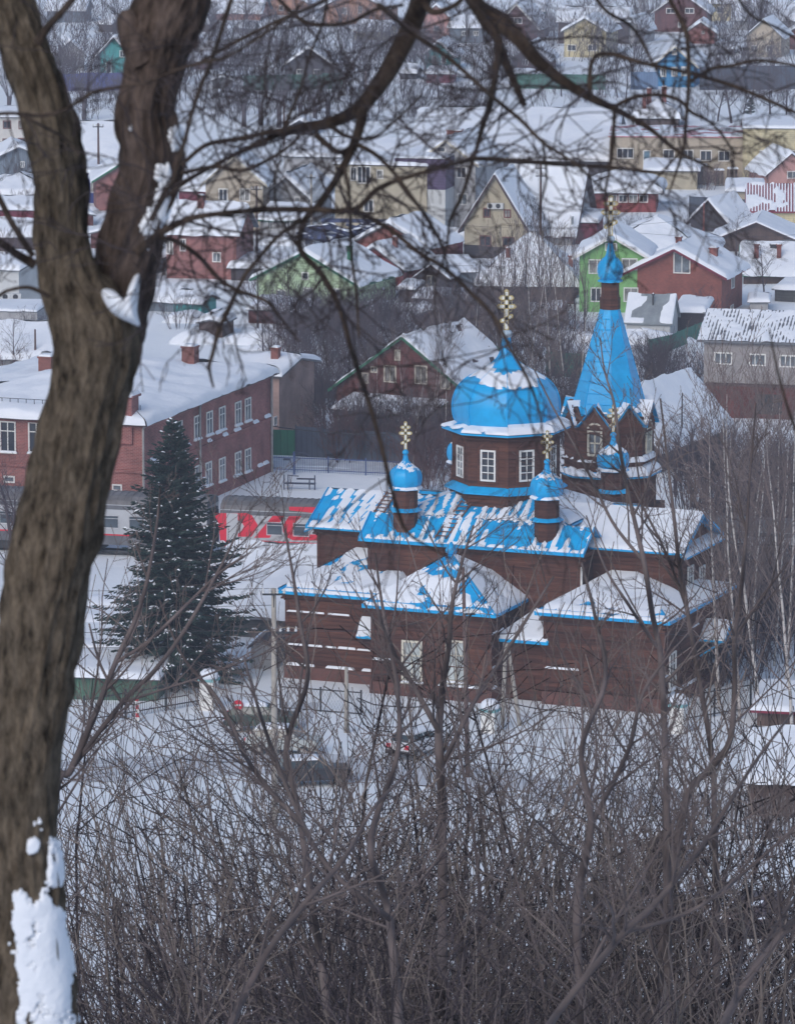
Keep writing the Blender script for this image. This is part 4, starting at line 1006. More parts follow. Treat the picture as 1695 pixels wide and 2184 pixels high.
house('red_between_house', 'dark red house in the gap just right of the rough trunk', 425, 462, 86, 60, 30, 7, -10, 'gs', 'crimson', ROOF, .4, .4)
# ------------------------------------------------------------------ the far rows
house('blue_carved_house', 'bright blue wooden house with white carved window frames and snow roof', 1440, 184, 76, 52, 34, 9, -12, 'gf', 'blue', ROOF, .5, .75, trim=CREAM, wins=[('f', 1414, 153, 13, 20, dict(fw=.22)), ('f', 1438, 152, 13, 20, dict(fw=.22)), ('f', 1459, 151, 13, 20, dict(fw=.22)), ('f', 1438, 111, 11, 12, dict(fw=.18))])
hy = house('yellow_house', 'pale yellow house with two dark windows on the far slope', 1247, 120, 88, 56, 26, 9, -14, 'gf', 'yellow', ROOF, .4, .5, wins=[('f', 1263, 101, 18, 14), ('f', 1219, 101, 18, 14)])
house('slatted_barn', 'snow-roofed barn with open slatted wall behind the yellow house', 1265, 92, 150, 48, 20, 8, -4, 'gs', 'brown', ROOF, .5, .4, cat='barn')
house('white_gable_barn', 'pale barn with white gable right of the slatted barn', 1345, 92, 36, 30, 24, 8, -20, 'gf', 'grey', ROOF, .4, .3, cat='barn')
house('tall_red_house', 'tall dark red house with balcony at the top of the picture', 1452, 66, 112, 42, 40, 9, -8, 'gf', 'darkred', ROOFB, .4, .5, wins=[('f', 1430, 22, 20, 12), ('f', 1470, 22, 20, 12), ('f', 1450, 52, 10, 12)])
house('small_brick_house', 'small red brick house with white snow-edged gable above the blue house', 1494, 92, 58, 26, 20, 6, -8, 'gf', 'redbrick', ROOF, .35, .4, wins=[('f', 1499, 68, 6, 6)])
house('brown_far_house', 'brown house with grey steep roof near the top right', 1628, 120, 72, 46, 34, 8, -14, 'gf', 'beigebrick', ROOF, .12, .5, wins=[('f', 1608, 103, 14, 14), ('f', 1640, 103, 14, 14)])
house('far_right_red_house', 'red house cut off by the right edge near the top', 1700, 104, 58, 30, 18, 7, -8, 'gf', 'redbrick', ROOF, .35, .4)
house('far_yellow_house', 'pale yellow house at the top right behind the dark red one', 1545, 44, 84, 40, 20, 8, -8, 'gs', 'yellow', ROOF, .4, .5, wins=[('f', 1535, 20, 14, 14)])
house('far_snow_roof_house', 'house with wide snow roof at the top right corner', 1640, 62, 150, 22, 24, 9, -5, 'gs', 'grey', ROOF, .5, .5)
house('orange_brick_house', 'orange brick house with arched attic window at the top of the picture', 755, 50, 130, 36, 34, 9, -14, 'gf', 'orange', ROOFB, .3, .5, wins=[('f', 735, 22, 9, 14), ('f', 768, 20, 9, 14)])
house('white_roofed_hut', 'hut with flat snow roof below the orange brick house', 790, 84, 66, 20, 14, 7, -14, 'gs', 'yellow', ROOF, .4, .4, cat='shed')
house('dark_far_house', 'dark house with broad snowy gable behind bare poplars', 660, 174, 104, 36, 36, 9, -6, 'gf', 'dark', ROOF, .35, .6, wins=[('f', 640, 152, 14, 12), ('f', 676, 152, 14, 12)])
house('salmon_far_house', 'salmon house near the top centre behind the thick branch', 930, 88, 54, 54, 24, 8, -8, 'gf', 'pink', ROOF, .35, .4, wins=[('f', 930, 60, 12, 12)])
house('green_far_house', 'sea-green house with crimson lower floor behind bare trees', 935, 148, 56, 34, 26, 8, -10, 'gf', 'teal', ROOF, .35, .5, wins=[('f', 926, 126, 10, 16), ('f', 946, 126, 10, 16)])
house('crimson_far_shed', 'crimson shed in front of the sea-green house', 938, 176, 56, 20, 6, 5, -6, 'shed', 'crimson', ROOF, .35, .3, cat='shed')
house('maroon_gable_house', 'maroon house with white-edged pointed gable near the top centre', 1102, 84, 84, 30, 46, 9, -14, 'gf', 'darkred', ROOF, .35, .5, trim=WHITE, wins=[('f', 1100, 43, 26, 14, dict(nx=3))])
house('teal_far_house', 'teal house peeping out behind the maroon gable', 1130, 62, 56, 40, 12, 7, -6, 'shed', 'teal', ROOF, .35, .4)
house('maroon_lower_house', 'maroon house half hidden below the pointed maroon gable', 1130, 150, 76, 26, 30, 8, -10, 'gf', 'darkred', ROOF, .4, .5, wins=[('f', 1120, 132, 12, 12)])
house('grey_far_house', 'grey-blue house with snow roof between the salmon and maroon houses', 1000, 90, 80, 34, 16, 8, -6, 'gs', 'bluegrey', ROOF, .4, .5, wins=[('f', 990, 70, 12, 10), ('f', 1015, 70, 12, 10)])
house('teal_trunk_house', 'teal house with snowy gable just left of the rough trunk', 246, 160, 66, 46, 36, 9, -22, 'gf', 'teal', ROOF, .35, .6, wins=[('f', 262, 114, 14, 14), ('f', 232, 143, 12, 24, T1)])
house('grey_trunk_house', 'grey house with snowy roof right of the smooth trunk near the top', 150, 150, 60, 36, 28, 8, 8, 'gf', 'grey', ROOF, .4, .5, wins=[('f', 122, 130, 5, 16)])
house('turreted_far_house', 'house with small pointed turret at the top left', 140, 46, 80, 26, 20, 8, -5, 'gs', 'bluegrey', ROOF, .35, .4)
house('snow_far_house', 'house with clean snow roof at the top right of the rough trunk', 500, 40, 110, 16, 30, 10, -8, 'gs', 'pink', ROOF, .5, .5)
house('far_left_row_house', 'brown far house at the top between trunk and branch', 610, 30, 90, 26, 22, 8, -8, 'gf', 'orange', ROOF, .4, .5, wins=[('f', 600, 16, 10, 12)])
house('two_chimney_house', 'snow-mounded house with two tall brown chimneys above the works building', 1400, 272, 90, 24, 26, 8, -5, 'hip', 'brown', ROOF, .5, .5, chim=[(-.2, .3, 2.4, PIPE, .3), (.15, .4, 2.4, PIPE, .3), (-.3, .1, 2.0, PIPE, .25)])
house('low_bank_hut', 'tiny hut with snow gable at the foot of the far bank', 640, 285, 50, 16, 14, 5, -8, 'gf', 'dark', ROOF, .4, .4, cat='shed')
ryd = random.Random(77); k = 0
for _ in range(900):
    x = ryd.uniform(0, 1690); y = ryd.choice((ryd.uniform(420, 720), ryd.uniform(420, 720), ryd.uniform(50, 190))); W = ryd.uniform(30, 75)*(.6 if y < 200 else 1); H = ryd.uniform(16, 34)*(.6 if y < 200 else 1)
    if any(x+W/2 > a and x-W/2 < b and y > c-4 and y-H < d for a, b, c, d in HX): continue
    if 1200 < x < 1420 and y > 500: continue
    house('yard_shed', 'small snow-capped shed in the yards among the houses', x, y, W, H, ryd.uniform(5, 12), ryd.uniform(2.5, 5), ryd.uniform(-25, 12), ryd.choice(('shed', 'gs', 'gf', 'shed')), ryd.choice(('dark', 'brown', 'bluegrey', 'grey', 'darkred', 'logs', 'greybrick', 'brown')), ROOF, ryd.uniform(.25, .55), .25, cat='shed', group='snow-capped yard sheds'); k += 1
    if k > 34: break
# sheds close to the church
house('mounded_snow_shed', 'long low shed buried in deep smooth snow left of the church', 560, 1362, 250, 56, 92, 10, -18, 'gs', 'logs', ROOF, .7, .5, cat='shed')
house('green_fence_shed', 'low green shed with slanting snow roof beneath the spruce', 240, 1490, 190, 48, 10, 5, -10, 'shed', mats['brown'] if 0 else siding('faded_green_sheet', (.07, .14, .10), .2, .4, True), ROOF, .4, .3, cat='shed')
house('grey_gabled_hut', 'small grey hut with brown roof beside the concrete power pole', 560, 1428, 50, 52, 18, 4, -10, 'gf', 'grey', ROOFB, .0, .2, cat='shed')
house('crimson_roof_shed', 'shed with dull red metal roof edge at the right, behind the church corner', 1690, 1548, 150, 34, 26, 7, -12, 'gs', 'brown', ROOFR, .3, .4, cat='shed', mask=patch_mask(81, .75, .5))
house('slate_roof_shed', 'weathered shed with snow-covered slate roof above the picket fence', 1690, 1742, 190, 80, 60, 9, -8, 'gs', 'brown', ROOF, .35, .4, cat='shed')
house('dark_roadside_barn', 'long dark brown barn behind the thicket at the lower right', 1400, 2000, 520, 46, 16, 5, -3, 'gs', 'dark', ROOFB, .16, .3, cat='barn', mask=patch_mask(83, .42, .5))
house('small_brown_hut', 'small dark brown hut with snowy step right of the long barn', 1412, 1862, 66, 66, 24, 3.5, -8, 'gf', 'dark', ROOFB, .2, .3, cat='shed')
# ------------------------------------------------------------------ passenger train
TY = R_(-13.5); tP = gp(550, 1173, .9); tP = Vector((tP.x, tP.y, 0)); tD = Vector((math.cos(TY), math.sin(TY), 0)); tN = Vector((math.sin(TY), -math.cos(TY), 0))
TGREY = M('silver_grey_paint', (.42, .43, .45), .45, .08, .8, spec=.4); TDARK = M('dark_grey_paint', (.13, .135, .15), .55, .2, 1); TROOF = M('sooty_roof', (.16, .155, .16), .7, .3, .8); TRED = M('signal_red_paint', (.62, .018, .045), .45, .08, 1, spec=.4)
def tx(xpx):                      # distance along the train of a picture column
    h_ = on_plane(xpx, 1120, tP, tN); return (h_-tP).dot(tD)
CARL = 24.0; HB, HT = .9, 3.62
def carriage(x0, label, windows=True):
    t = thing('passenger_carriage', label, 'train carriage', tP+tD*x0, TY, 'carriages of the passing train')
    b = MB(); b.box((.15, 0, HB+.55), (CARL-.15, 3.1, HT)); ob('body', b, t, mat=TGREY)
    ob('skirt', MB().box((.15, .03, HB-.1), (CARL-.15, 3.07, HB+.548)), t, mat=TDARK)
    ob('stripe', MB().box((.15, -.012, HB+.56), (CARL-.15, 0, HB+.66)), t, mat=TRED)
    ob('stripe', MB().box((.15, -.010, HT-.34), (CARL-.15, 0, HT-.05)), t, mat=TDARK)
    prof = [(0, HT), (.12, HT+.28), (.5, HT+.52), (1.0, HT+.62), (1.55, HT+.65), (2.1, HT+.62), (2.6, HT+.52), (2.98, HT+.28), (3.1, HT)]
    r = MB(); r.prism([(.15, y, z) for y, z in prof], (CARL-.3, 0, 0)); ro = ob('roof', r, t, mat=TROOF)
    rb = MB()
    for i in range(1, 48):
        x = .15+(CARL-.3)*i/48
        for (y0, z0), (y1, z1) in zip(prof, prof[1:]): rb.bar((x, y0, z0+.01), (x, y1, z1+.01), .05, .04)
    ob('roof_rib', rb, ro, mat=TROOF)
    for e in (0, CARL-.15): ob('gangway', MB().box((e, .75, HB+.1), (e+.15, 2.35, HT-.2)).box((e-.12 if e == 0 else e+.15, .95, HB+.2), (e if e == 0 else e+.27, 2.15, HT-.4)), t, mat=DARK)
    for bx in (2.2, CARL-5.2):
        w_ = MB(); w_.box((bx, .35, .25), (bx+3.2, .55, .75)); w_.box((bx, 2.55, .25), (bx+3.2, 2.75, .75)); bo = ob('bogie', w_, t, mat=DARK)
        for k in (0.3, 2.5):
            q = MB(); q.lathe([(.45, -.07), (.45, .07)], 20); wo = ob('wheel', q, bo, (bx+k, .45, .45), mat=DARK); wo.rotation_euler = (math.pi/2, 0, 0)
    q = MB(); q.box((8, .3, .2), (16, 2.8, .78)); ob('underfloor_box', q, t, mat=DARK)
    for i in range(10):
        x = 4.0+i*1.86
        if x < CARL-2: window(t, (x, 0, 2.42), (0, -1, 0), 1.15, .92, 1, 1, M('window_rim', (.5, .5, .52), .4), M('carriage_glass', (.06, .08, .10), .1, .3, .5, spec=.7), .05, .04, .03, topsplit=.22)
    for x in (1.0, CARL-1.0): ob('door', MB().box((x-.4, -.02, HB+.5), (x+.4, 0, HT-.25)), t, mat=TGREY)
    return t
xa = tx(465)
C2 = carriage(xa, 'silver carriage bearing the big red logo, just left of the church')
carriage(xa-CARL-.65, 'silver carriage passing behind the spruce and the trunk')
carriage(xa+CARL+.65, 'silver carriage hidden behind the church, glimpsed at its right corner')
carriage(xa-2*(CARL+.65), 'silver carriage at the left edge behind the trunk')
def logo(pts, nm='logo'):
    lo = []
    Rt = Matrix.Rotation(-TY, 3, 'Z')
    for cx_, cy_ in pts:
        h_ = on_plane(cx_*.3906, 827.5+cy_*.3906, tP, tN); l = Rt@(h_-C2.location); lo.append(Vector((l.x, -.016, l.z)))
    m = MB(); m.prism(lo, (0, .014, 0)); ob(nm, m, C2, mat=TRED)
logo([(1175, 683), (1345, 683), (1375, 695), (1408, 748), (1398, 775), (1372, 812), (1300, 812), (1297, 797), (1318, 780), (1333, 755), (1320, 730), (1295, 722), (1268, 722), (1268, 862), (1205, 862), (1195, 760), (1190, 728), (1175, 705)])
logo([(1488, 698), (1552, 698), (1472, 818), (1388, 818)])
logo([(1578, 700), (1645, 700), (1612, 738), (1600, 768), (1618, 798), (1700, 800), (1790, 800), (1800, 833), (1600, 832), (1562, 812), (1535, 765)])
logo([(1578, 648), (1800, 652), (1850, 700), (1850, 760), (1800, 833), (1790, 800), (1805, 750), (1790, 690), (1580, 668)])
q = MB()
for off in (.75, 2.35): q.bar(tP+tD*-90-tN*off+Vector((0, 0, .06)), tP+tD*110-tN*off+Vector((0, 0, .06)), .08, .14)
tag(ob('rail_track', q, mat=DARK), kind='structure')

ROADM = M('trodden_snow', (.56, .58, .62), .85, .14, .8, bmp=.3)
def road(name, pts, wd):
    P = [gp(*p) for p in pts]; m = MB(); rows = []
    for a, b in zip(P, P[1:]):
        n = max(2, int((b-a).length/1.5))
        for i in range(n): rows.append(a.lerp(b, i/n))
    rows.append(P[-1])
    for i, p in enumerate(rows):
        d = (rows[min(i+1, len(rows)-1)]-rows[max(i-1, 0)]).normalized(); nn = Vector((-d.y, d.x, 0))
        for k in range(9):
            f = k/8-.5; q = p+nn*(f*wd*(1+.18*noise.noise((p.x*.3, p.y*.3, 4)))); h_ = .08-.10*(math.exp(-((abs(f)-.22)/.07)**2))+(.07 if k in (0, 8) else 0)-(.12 if k in (0, 8) else 0)
            m.v.append((q.x, q.y, terrain(q.x, q.y)+h_+.03*noise.noise((q.x, q.y, 2))))
    for i in range(len(rows)-1):
        for k in range(8): m.f.append((i*9+k, i*9+k+1, (i+1)*9+k+1, (i+1)*9+k))
    tag(ob(name, m, mat=ROADM, smooth=True), kind='structure')
road('church_road', [(-100, 1660), (250, 1640), (560, 1625), (900, 1645), (1200, 1690), (1500, 1720), (1800, 1700)], 5.5)
road('street', [(540, 984), (700, 990), (900, 1003), (1010, 1012)], 5.0)
road('lane', [(820, 662), (960, 672), (1240, 690), (1330, 735), (1420, 790), (1500, 830)], 3.5)
road('path', [(560, 1600), (620, 1540), (640, 1500)], 2.2)
# ------------------------------------------------------------------ fences
def fence(name, label, pts, hgt, mat, step=2.4, posts=None, gap=.03, kind='panel', th=.05, cat='fence', pitch=.2, pw=.1):
    P = [gp(*p) for p in pts]; t = thing(name, label, cat, P[0])
    pmat = posts or mat
    if kind == 'panel': me = MB().box((0, 0, -.2), (1, 1, 1)).mesh('fence_panel', mat)
    elif kind == 'picket':
        q = MB(); q.prism([(-pw/2, 0, -.2), (pw/2, 0, -.2), (pw/2, 0, .94), (0, 0, 1), (-pw/2, 0, .94)], (0, .025, 0)); me = q.mesh('picket', mat)
    po = MB().box((-.045, -.045, -.5), (.045, .045, 1.06)).mesh('fence_post', pmat)
    for a, b in zip(P, P[1:]):
        d = (b-a); L = d.length; rz = math.atan2(d.y, d.x); n = max(1, round(L/step))
        for i in range(n+1):
            p = a+d*(i/n); o = ob('post', po, t, p-P[0], rz); o.scale = (1, 1, hgt)
        if kind == 'panel':
            for i in range(n):
                p = a+d*(i/n); o = ob('panel', me, t, p-P[0]+Vector((0, 0, random.uniform(-.06, .06))), rz); o.scale = (L/n-gap, th, hgt*random.uniform(.97, 1.02))
        elif kind == 'picket':
            m = int(L/pitch)
            for i in range(m):
                o = ob('picket', me, t, a+d*(i/m)-P[0]+Vector((0, 0, random.uniform(-.05, .05))), rz); o.scale = (1, 1, hgt*random.uniform(.93, 1.04)); o.rotation_euler = (0, random.uniform(-.03, .03), rz)
        if kind in ('rail', 'picket', 'chain'):
            r = MB()
            for z in ((.15, .9) if kind != 'chain' else (.05, .95)): r.bar(a-P[0]+Vector((0, 0, hgt*z)), b-P[0]+Vector((0, 0, hgt*z)), .05, .06)
            ob('rail', r, t, mat=pmat)
        if kind == 'rail':
            m = int(L/pitch); bm = MB()
            for i in range(m): bm.bar(a+d*(i/m)-P[0], a+d*(i/m)-P[0]+Vector((0, 0, hgt)), .025)
            tag(ob('bars', bm, t, mat=mat), kind='stuff')
        if kind == 'chain':
            bm = MB(); k = pitch; m = int(L/k); u = d.normalized()
            for i in range(m):
                bm.bar(a+u*(i*k)-P[0], a+u*(i*k+k*4)-P[0]+Vector((0, 0, hgt)), .012); bm.bar(a+u*(i*k+k*4)-P[0], a+u*(i*k)-P[0]+Vector((0, 0, hgt)), .012)
            tag(ob('mesh', bm, t, mat=mat), kind='stuff')
    return t
GRN = siding('green_sheet_fence', (.03, .17, .09), .2, .12, True); GRN2 = siding('dull_green_fence', (.05, .17, .13), .2, .15, True); SLT = siding('slate_blue_fence', (.075, .09, .125), .2, .15, True)
fence('green_gate', 'green sheet metal gate right of the brick building', [(553, 968), (628, 971)], 1.95, GRN, 2.6)
fence('slate_fence', 'dark slate-blue sheet fence right of the green gate', [(631, 972), (745, 979), (905, 990)], 2.3, SLT, 2.6)
BLR = M('blue_rail_paint', (.07, .11, .25), .6)
fence('blue_railing', 'low blue railing along the snowy yard above the train', [(556, 1004), (700, 1009), (860, 1016)], 1.2, BLR, 3.0, kind='rail', pitch=.18)
fence('green_slope_fence', 'dull green sheet fence slanting between the grey shed and the grey brick house', [(1383, 757), (1425, 748), (1500, 716)], 1.35, GRN2, 2.4)
fence('crimson_fence', 'crimson sheet fence left of the pointed beige gable', [(918, 549), (986, 552)], 1.8, mats['crimson'], 2.2)
fence('garden_plank_fence', 'dark plank fence under the pointed beige gable', [(990, 548), (1130, 556)], 1.3, mats['dark'], 2.5)
fence('grey_yard_fence', 'grey sheet fence behind the steep snowy hut', [(1470, 462), (1600, 470)], 2.2, SLT, 2.5)
fence('far_green_fence', 'long dull green fence in front of the dark far house', [(520, 190), (730, 186)], 2.0, GRN2, 3)
fence('far_teal_fence', 'faint teal fence left of the blue carved house', [(1100, 186), (1290, 190)], 2.0, GRN2, 3)
fence('far_blue_fence', 'violet-blue fence between the two trunks', [(130, 192), (290, 190)], 2.4, siding('violet_blue_fence', (.09, .10, .27), .2, .2, True), 3)
fence('far_slate_fence', 'tall slate-blue fence right of the blue carved house', [(1492, 190), (1720, 188)], 3.2, SLT, 3)
fence('far_blue_yard_fence', 'pale blue fence left of the blue carved house', [(1345, 190), (1402, 189)], 2.4, siding('pale_blue_fence', (.14, .22, .36), .2, .2, True), 2.5)
fence('church_railing', 'thin dark spiked railing in the snow below the spruce', [(180, 1545), (440, 1500)], 1.6, DARK, 3.0, kind='rail', pitch=.16)
fence('chain_link_fence', 'chain-link fence in front of the left annex of the church', [(598, 1512), (770, 1525)], 1.4, M('galvanised_wire', (.3, .32, .33), .5), 3.2, posts=DARK, kind='chain')
fence('right_chain_fence', 'chain-link fence by the right corner of the church', [(1445, 1538), (1600, 1512)], 1.5, MC['galvanised_wire'], 3.2, posts=DARK, kind='chain')
PKT = M('grey_weathered_picket', (.16, .14, .135), .9, .35, 4)
fence('picket_fence', 'weathered grey picket fence at the right edge', [(1560, 1792), (1720, 1784)], 2.3, PKT, 2.4, kind='picket', pitch=.24, pw=.12)
fence('mid_left_fence', 'dark garden fence behind the red timber house', [(610, 842), (720, 850)], 1.4, mats['dark'], 2.4)
fence('birch_lane_fence', 'pale green fence behind the spire among birches', [(1165, 800), (1245, 806)], 2.0, GRN2, 2.4)
fence('centre_back_fence', 'brown fence between the snow roofs left of the green house', [(1010, 640), (1225, 648)], 1.1, mats['brown'], 2.6)
# ------------------------------------------------------------------ poles, wires
WIRE = M('cable', (.04, .04, .045), .6)
INS = M('porcelain', (.65, .66, .66), .3)
def pole(name, label, x, y, top, r, mat, arms=(), lean=0.0, group=None):
    p = gp(x, y); H = zp(p, top); t = thing(name, label, 'utility pole', p, 0, group)
    ob('shaft', MB().tube([Vector((0, 0, -.8)), Vector((lean*.5, 0, H*.5)), Vector((lean, 0, H))], [r*1.15, r, r*.75], 10), t, mat=mat, smooth=True)
    for z, w_, side in arms:
        zz = H-z; a = ob('crossarm', MB().bar((side*w_*.5-w_*.6, -.12, zz), (side*w_*.5+w_*.6, -.12, zz), .09, .09), t, mat=DARK)
        for k in (-.5, -.17, .17, .5):
            q = MB(); c = (side*w_*.5+k*w_*1.1, -.12); q.lathe([(.05, zz+.05), (.09, zz+.1), (.05, zz+.16), (.09, zz+.22), (.03, zz+.32)], 8, 0, c); ob('insulator', q, a, mat=INS)
        a2 = MB(); a2.bar((side*w_, -.12, zz), (0, -.1, zz-.7), .05); ob('brace', a2, a, mat=DARK)
    return t, p, H
CPOLE = M('concrete_pole', (.36, .33, .29), .85, .15, 3)
WPOLE = M('tarred_wood_pole', (.13, .085, .08), .85, .25, 4)
pA = pole('power_pole', 'concrete power pole with insulators at the left corner of the church', 586, 1760, 1255, .16, CPOLE, ((.3, 1.0, 0), (2.35, 1.1, 1)))
pB = pole('power_pole', 'dark wooden power pole standing before the church apse', 998, 1657, 1210, .12, WPOLE, ((2.6, .5, .3),), -.3)
pole('concrete_stub_pole', 'short square concrete post in front of the left church annex', 739, 1562, 1424, .14, CPOLE)
pole('power_pole', 'dark wooden pole before the steep snow roof of the pointed beige house', 1152, 560, 345, .12, WPOLE, ((.6, .9, 0), (1.4, .9, 0)))
pole('power_pole', 'dark pole standing in the gap between the two trunks', 211, 425, 262, .14, WPOLE, ((.4, 1.0, 0),))
pole('power_pole', 'thin crimson pole in front of the broad snow roof', 1500, 512, 432, .1, PIPE)
pole('power_pole', 'pale concrete pole left of the blue scrap yard', 664, 520, 370, .12, CPOLE, ((.4, .8, 0),))
pole('power_pole', 'dark pole rising beside the snowbound log house', 1453, 990, 838, .07, DARK)
pole('power_pole', 'wooden pole in the snow left of the fork, above the brick roof', 76, 800, 702, .1, WPOLE)
pole('power_pole', 'concrete pole with lattice in front of the beige brick house', 548, 560, 395, .12, WPOLE, ((.4, .9, 0),))
pole('power_pole', 'brown pole on the white bank left of the far hut', 606, 330, 215, .13, WPOLE)
pole('power_pole', 'tall dark pole on the far bank right of the thick branch', 780, 250, 150, .12, WPOLE)
t = thing('a_frame_pole', 'two-legged concrete pole before the church right of the apse', 'utility pole', gp(1083, 1545))
ob('leg', MB().tube([Vector((-.35, 0, -.5)), Vector((-.15, 0, 4.6))], [.13, .11], 8), t, mat=CPOLE); ob('leg', MB().tube([Vector((.75, 0, -.5)), Vector((.0, .1, 4.5))], [.13, .11], 8), t, mat=CPOLE); ob('cap', MB().box((-.3, -.15, 4.5), (.15, .2, 4.8)), t, mat=CPOLE)
def wire(p, q, sag, label, r=.014):
    pts = [p.lerp(q, i/16)-Vector((0, 0, sag*4*(i/16)*(1-i/16))) for i in range(17)]
    tag(ob('power_line', MB().tube(pts, [r]*17, 4), mat=WIRE), label, 'cable', 'power lines')
tA = pA[1]+Vector((0, 0, pA[2])); tB = pB[1]+Vector((0, 0, pB[2]))
for i, (o, lb) in enumerate(((0, 'uppermost power line crossing in front of the spruce'), (.9, 'second power line crossing in front of the spruce'), (2.2, 'third power line crossing in front of the spruce'), (3.0, 'lowest power line crossing in front of the spruce'))):
    wire(tA-Vector((0, 0, o)), tA+Vector((-60, 18-i, -1-o)), 1.0, lb)
wire(tA-Vector((0, 0, 2.1)), tB-Vector((0, 0, 2.4)), .6, 'power line between the two near poles across the church front')
wire(tB-Vector((0, 0, 2.5)), tB+Vector((60, -12, -3)), 1.2, 'power line running right from the dark wooden pole')
wire(gp(300, 1640, 1.5), gp(760, 1530, 3.4), .3, 'slack cable over the snow in the lower left')
wire(gp(300, 1600, 2.5), gp(600, 1500, 7.4), .3, 'cable rising over the snow in the lower left')
wire(gp(985, 480, 5), gp(1450, 470, 5), .5, 'thin line across the pointed beige gable')
wire(gp(850, 560, 5), gp(1350, 556, 5), .4, 'thin line below the pointed beige gable')
wire(gp(1230, 480, 5.5), gp(1700, 500, 5.5), .6, 'thin line over the broad snow roof')
wire(gp(560, 905, 3), gp(860, 925, 2.6), .3, 'yellow gas pipe line over the green gate', .04)
# ------------------------------------------------------------------ vehicles
def car(label, x, y, rz, paint, dirty=.14):
    p = gp(x, y); t = thing('parked_car', label, 'car', p, rz, 'cars parked below the church')
    side = [(-2.05, .35), (-2.1, .62), (-2.0, .92), (-1.0, .98), (1.55, 1.0), (2.05, .95), (2.12, .6), (2.08, .35)]
    b = MB(); b.hexa([(q[0], -.8, q[1]) for q in side], [(q[0], .8, q[1]) for q in side]); bd = ob('body', b, t, mat=paint)
    lo = [(-1.05, -.76, .97), (1.95, -.76, .97), (1.95, .76, .97), (-1.05, .76, .97)]; hi = [(-.35, -.6, 1.45), (1.6, -.6, 1.45), (1.6, .6, 1.45), (-.35, .6, 1.45)]
    ob('cabin', MB().hexa(lo, hi), t, mat=paint)
    gl = M('car_glass', (.035, .05, .055), .08, .3, 2, spec=.7)
    L = lambda i, j, k, f: Vector(lo[i]).lerp(Vector(lo[j]), k).lerp(Vector(hi[i]).lerp(Vector(hi[j]), k), f)
    for i, j, spans, nm in ((0, 1, ((.10, .45), (.50, .86)), 'side_window'), (3, 2, ((.10, .45), (.50, .86)), 'side_window'), (1, 2, ((.08, .92),), 'rear_window'), (0, 3, ((.08, .92),), 'windscreen')):
        for s0_, s1_ in spans:
            q = [L(i, j, s0_, .15), L(i, j, s1_, .15), L(i, j, s1_, .88), L(i, j, s0_, .88)]; n = (q[1]-q[0]).cross(q[3]-q[0]).normalized()
            cen = sum(q, Vector())/4
            if n.dot(cen-Vector((.45, 0, 1.2))) < 0: n = -n
            ob(nm, MB().hexa([v-n*.01 for v in q], [v+n*.02 for v in q]), t, mat=gl)
    for wx in (-1.3, 1.35):
        for wy in (-.78, .78):
            q = MB(); q.lathe([(.2, -.1), (.31, -.1), (.31, .1), (.2, .1)], 20); w_ = ob('wheel', q, t, (wx, wy, .31), mat=DARK); w_.rotation_euler = (math.pi/2, 0, 0)
            q = MB(); q.lathe([(.19, -.11), (.19, .11)], 16); ob('rim', q, w_, mat=CONC)
    for wy in (-.62, .62):
        ob('tail_light', MB().box((2.05, wy-.14, .68), (2.13, wy+.14, .92)), t, mat=TRED); ob('headlight', MB().box((-2.12, wy-.16, .62), (-2.03, wy+.16, .8)), t, mat=PEARL)
    ob('bumper', MB().box((2.05, -.8, .35), (2.2, .8, .58)), t, mat=DARK); ob('number_plate', MB().box((2.13, -.26, .6), (2.15, .26, .72)), t, mat=WHITE)
    q = MB(); snow_patch(q, (-.3, -.55, 1.45), (1.55, -.55, 1.45), (1.55, .55, 1.45), (-.3, .55, 1.45), dirty, .25, (1, 1, 1, 1)); ob('roof_snow', q, t, mat=SNOW, smooth=True)
    return t
car('white hatchback seen from behind in the snow before the church', 893, 1608, R_(235), M('white_car_paint', (.60, .60, .62), .35, .05, 2, spec=.5))
car('silver car parked behind the bushes left of the white hatchback', 606, 1606, R_(168), M('silver_car_paint', (.45, .48, .47), .35, .05, 2, spec=.5), .2)
car('black car half hidden by twigs below the silver car', 668, 1672, R_(190), M('black_car_paint', (.03, .03, .035), .35, .1, 2, spec=.5))
car('dark green car by the marker sign at the left', 560, 1556, R_(175), M('green_car_paint', (.05, .075, .06), .35, .1, 2, spec=.5), .25)
# ------------------------------------------------------------------ small things round the church
def post_banded(label, x, y):
    p = gp(x, y); t = thing('marker_post', label, 'post', p)
    for i in range(6): ob('band', MB().box((-.09, -.09, i*.24), (.09, .09, i*.24+.238)), t, mat=TRED if i % 2 else WHITE)
post_banded('short red and white striped post in the snow at the left', 293, 1538)
def pillar(label, x, y, hh):
    p = gp(x, y); t = thing('gate_pillar', label, 'pillar', p, R_(-22), 'white pillars of the church fence')
    ob('shaft', MB().box((-.42, -.42, -.3), (.42, .42, hh)), t, mat=WHITE); ob('band', MB().box((-.5, -.5, hh), (.5, .5, hh+.14)), t, mat=M('teal_trim', (.2, .4, .42), .7))
    q = MB(); q.lathe([(.5, hh+.12), (.58, hh+.25), (.52, hh+.5), (.3, hh+.68), (.02, hh+.72)], 14); ob('snow_cap', q, t, mat=SNOW, smooth=True)
pillar('white gate pillar with round snow cap left of the church', 446, 1512, 1.7)
pillar('white gate pillar with snow cap at the front right corner of the church', 1447, 1560, 1.5)
pillar('white gate pillar with snow cap beside the apse', 1045, 1560, 1.2)
t = thing('no_entry_sign', 'red and white road sign on a pole left of the church', 'sign', gp(508, 1560)); ob('pole', MB().tube([Vector((0, 0, -.3)), Vector((0, 0, 1.9))], [.03, .03], 6), t, mat=CONC)
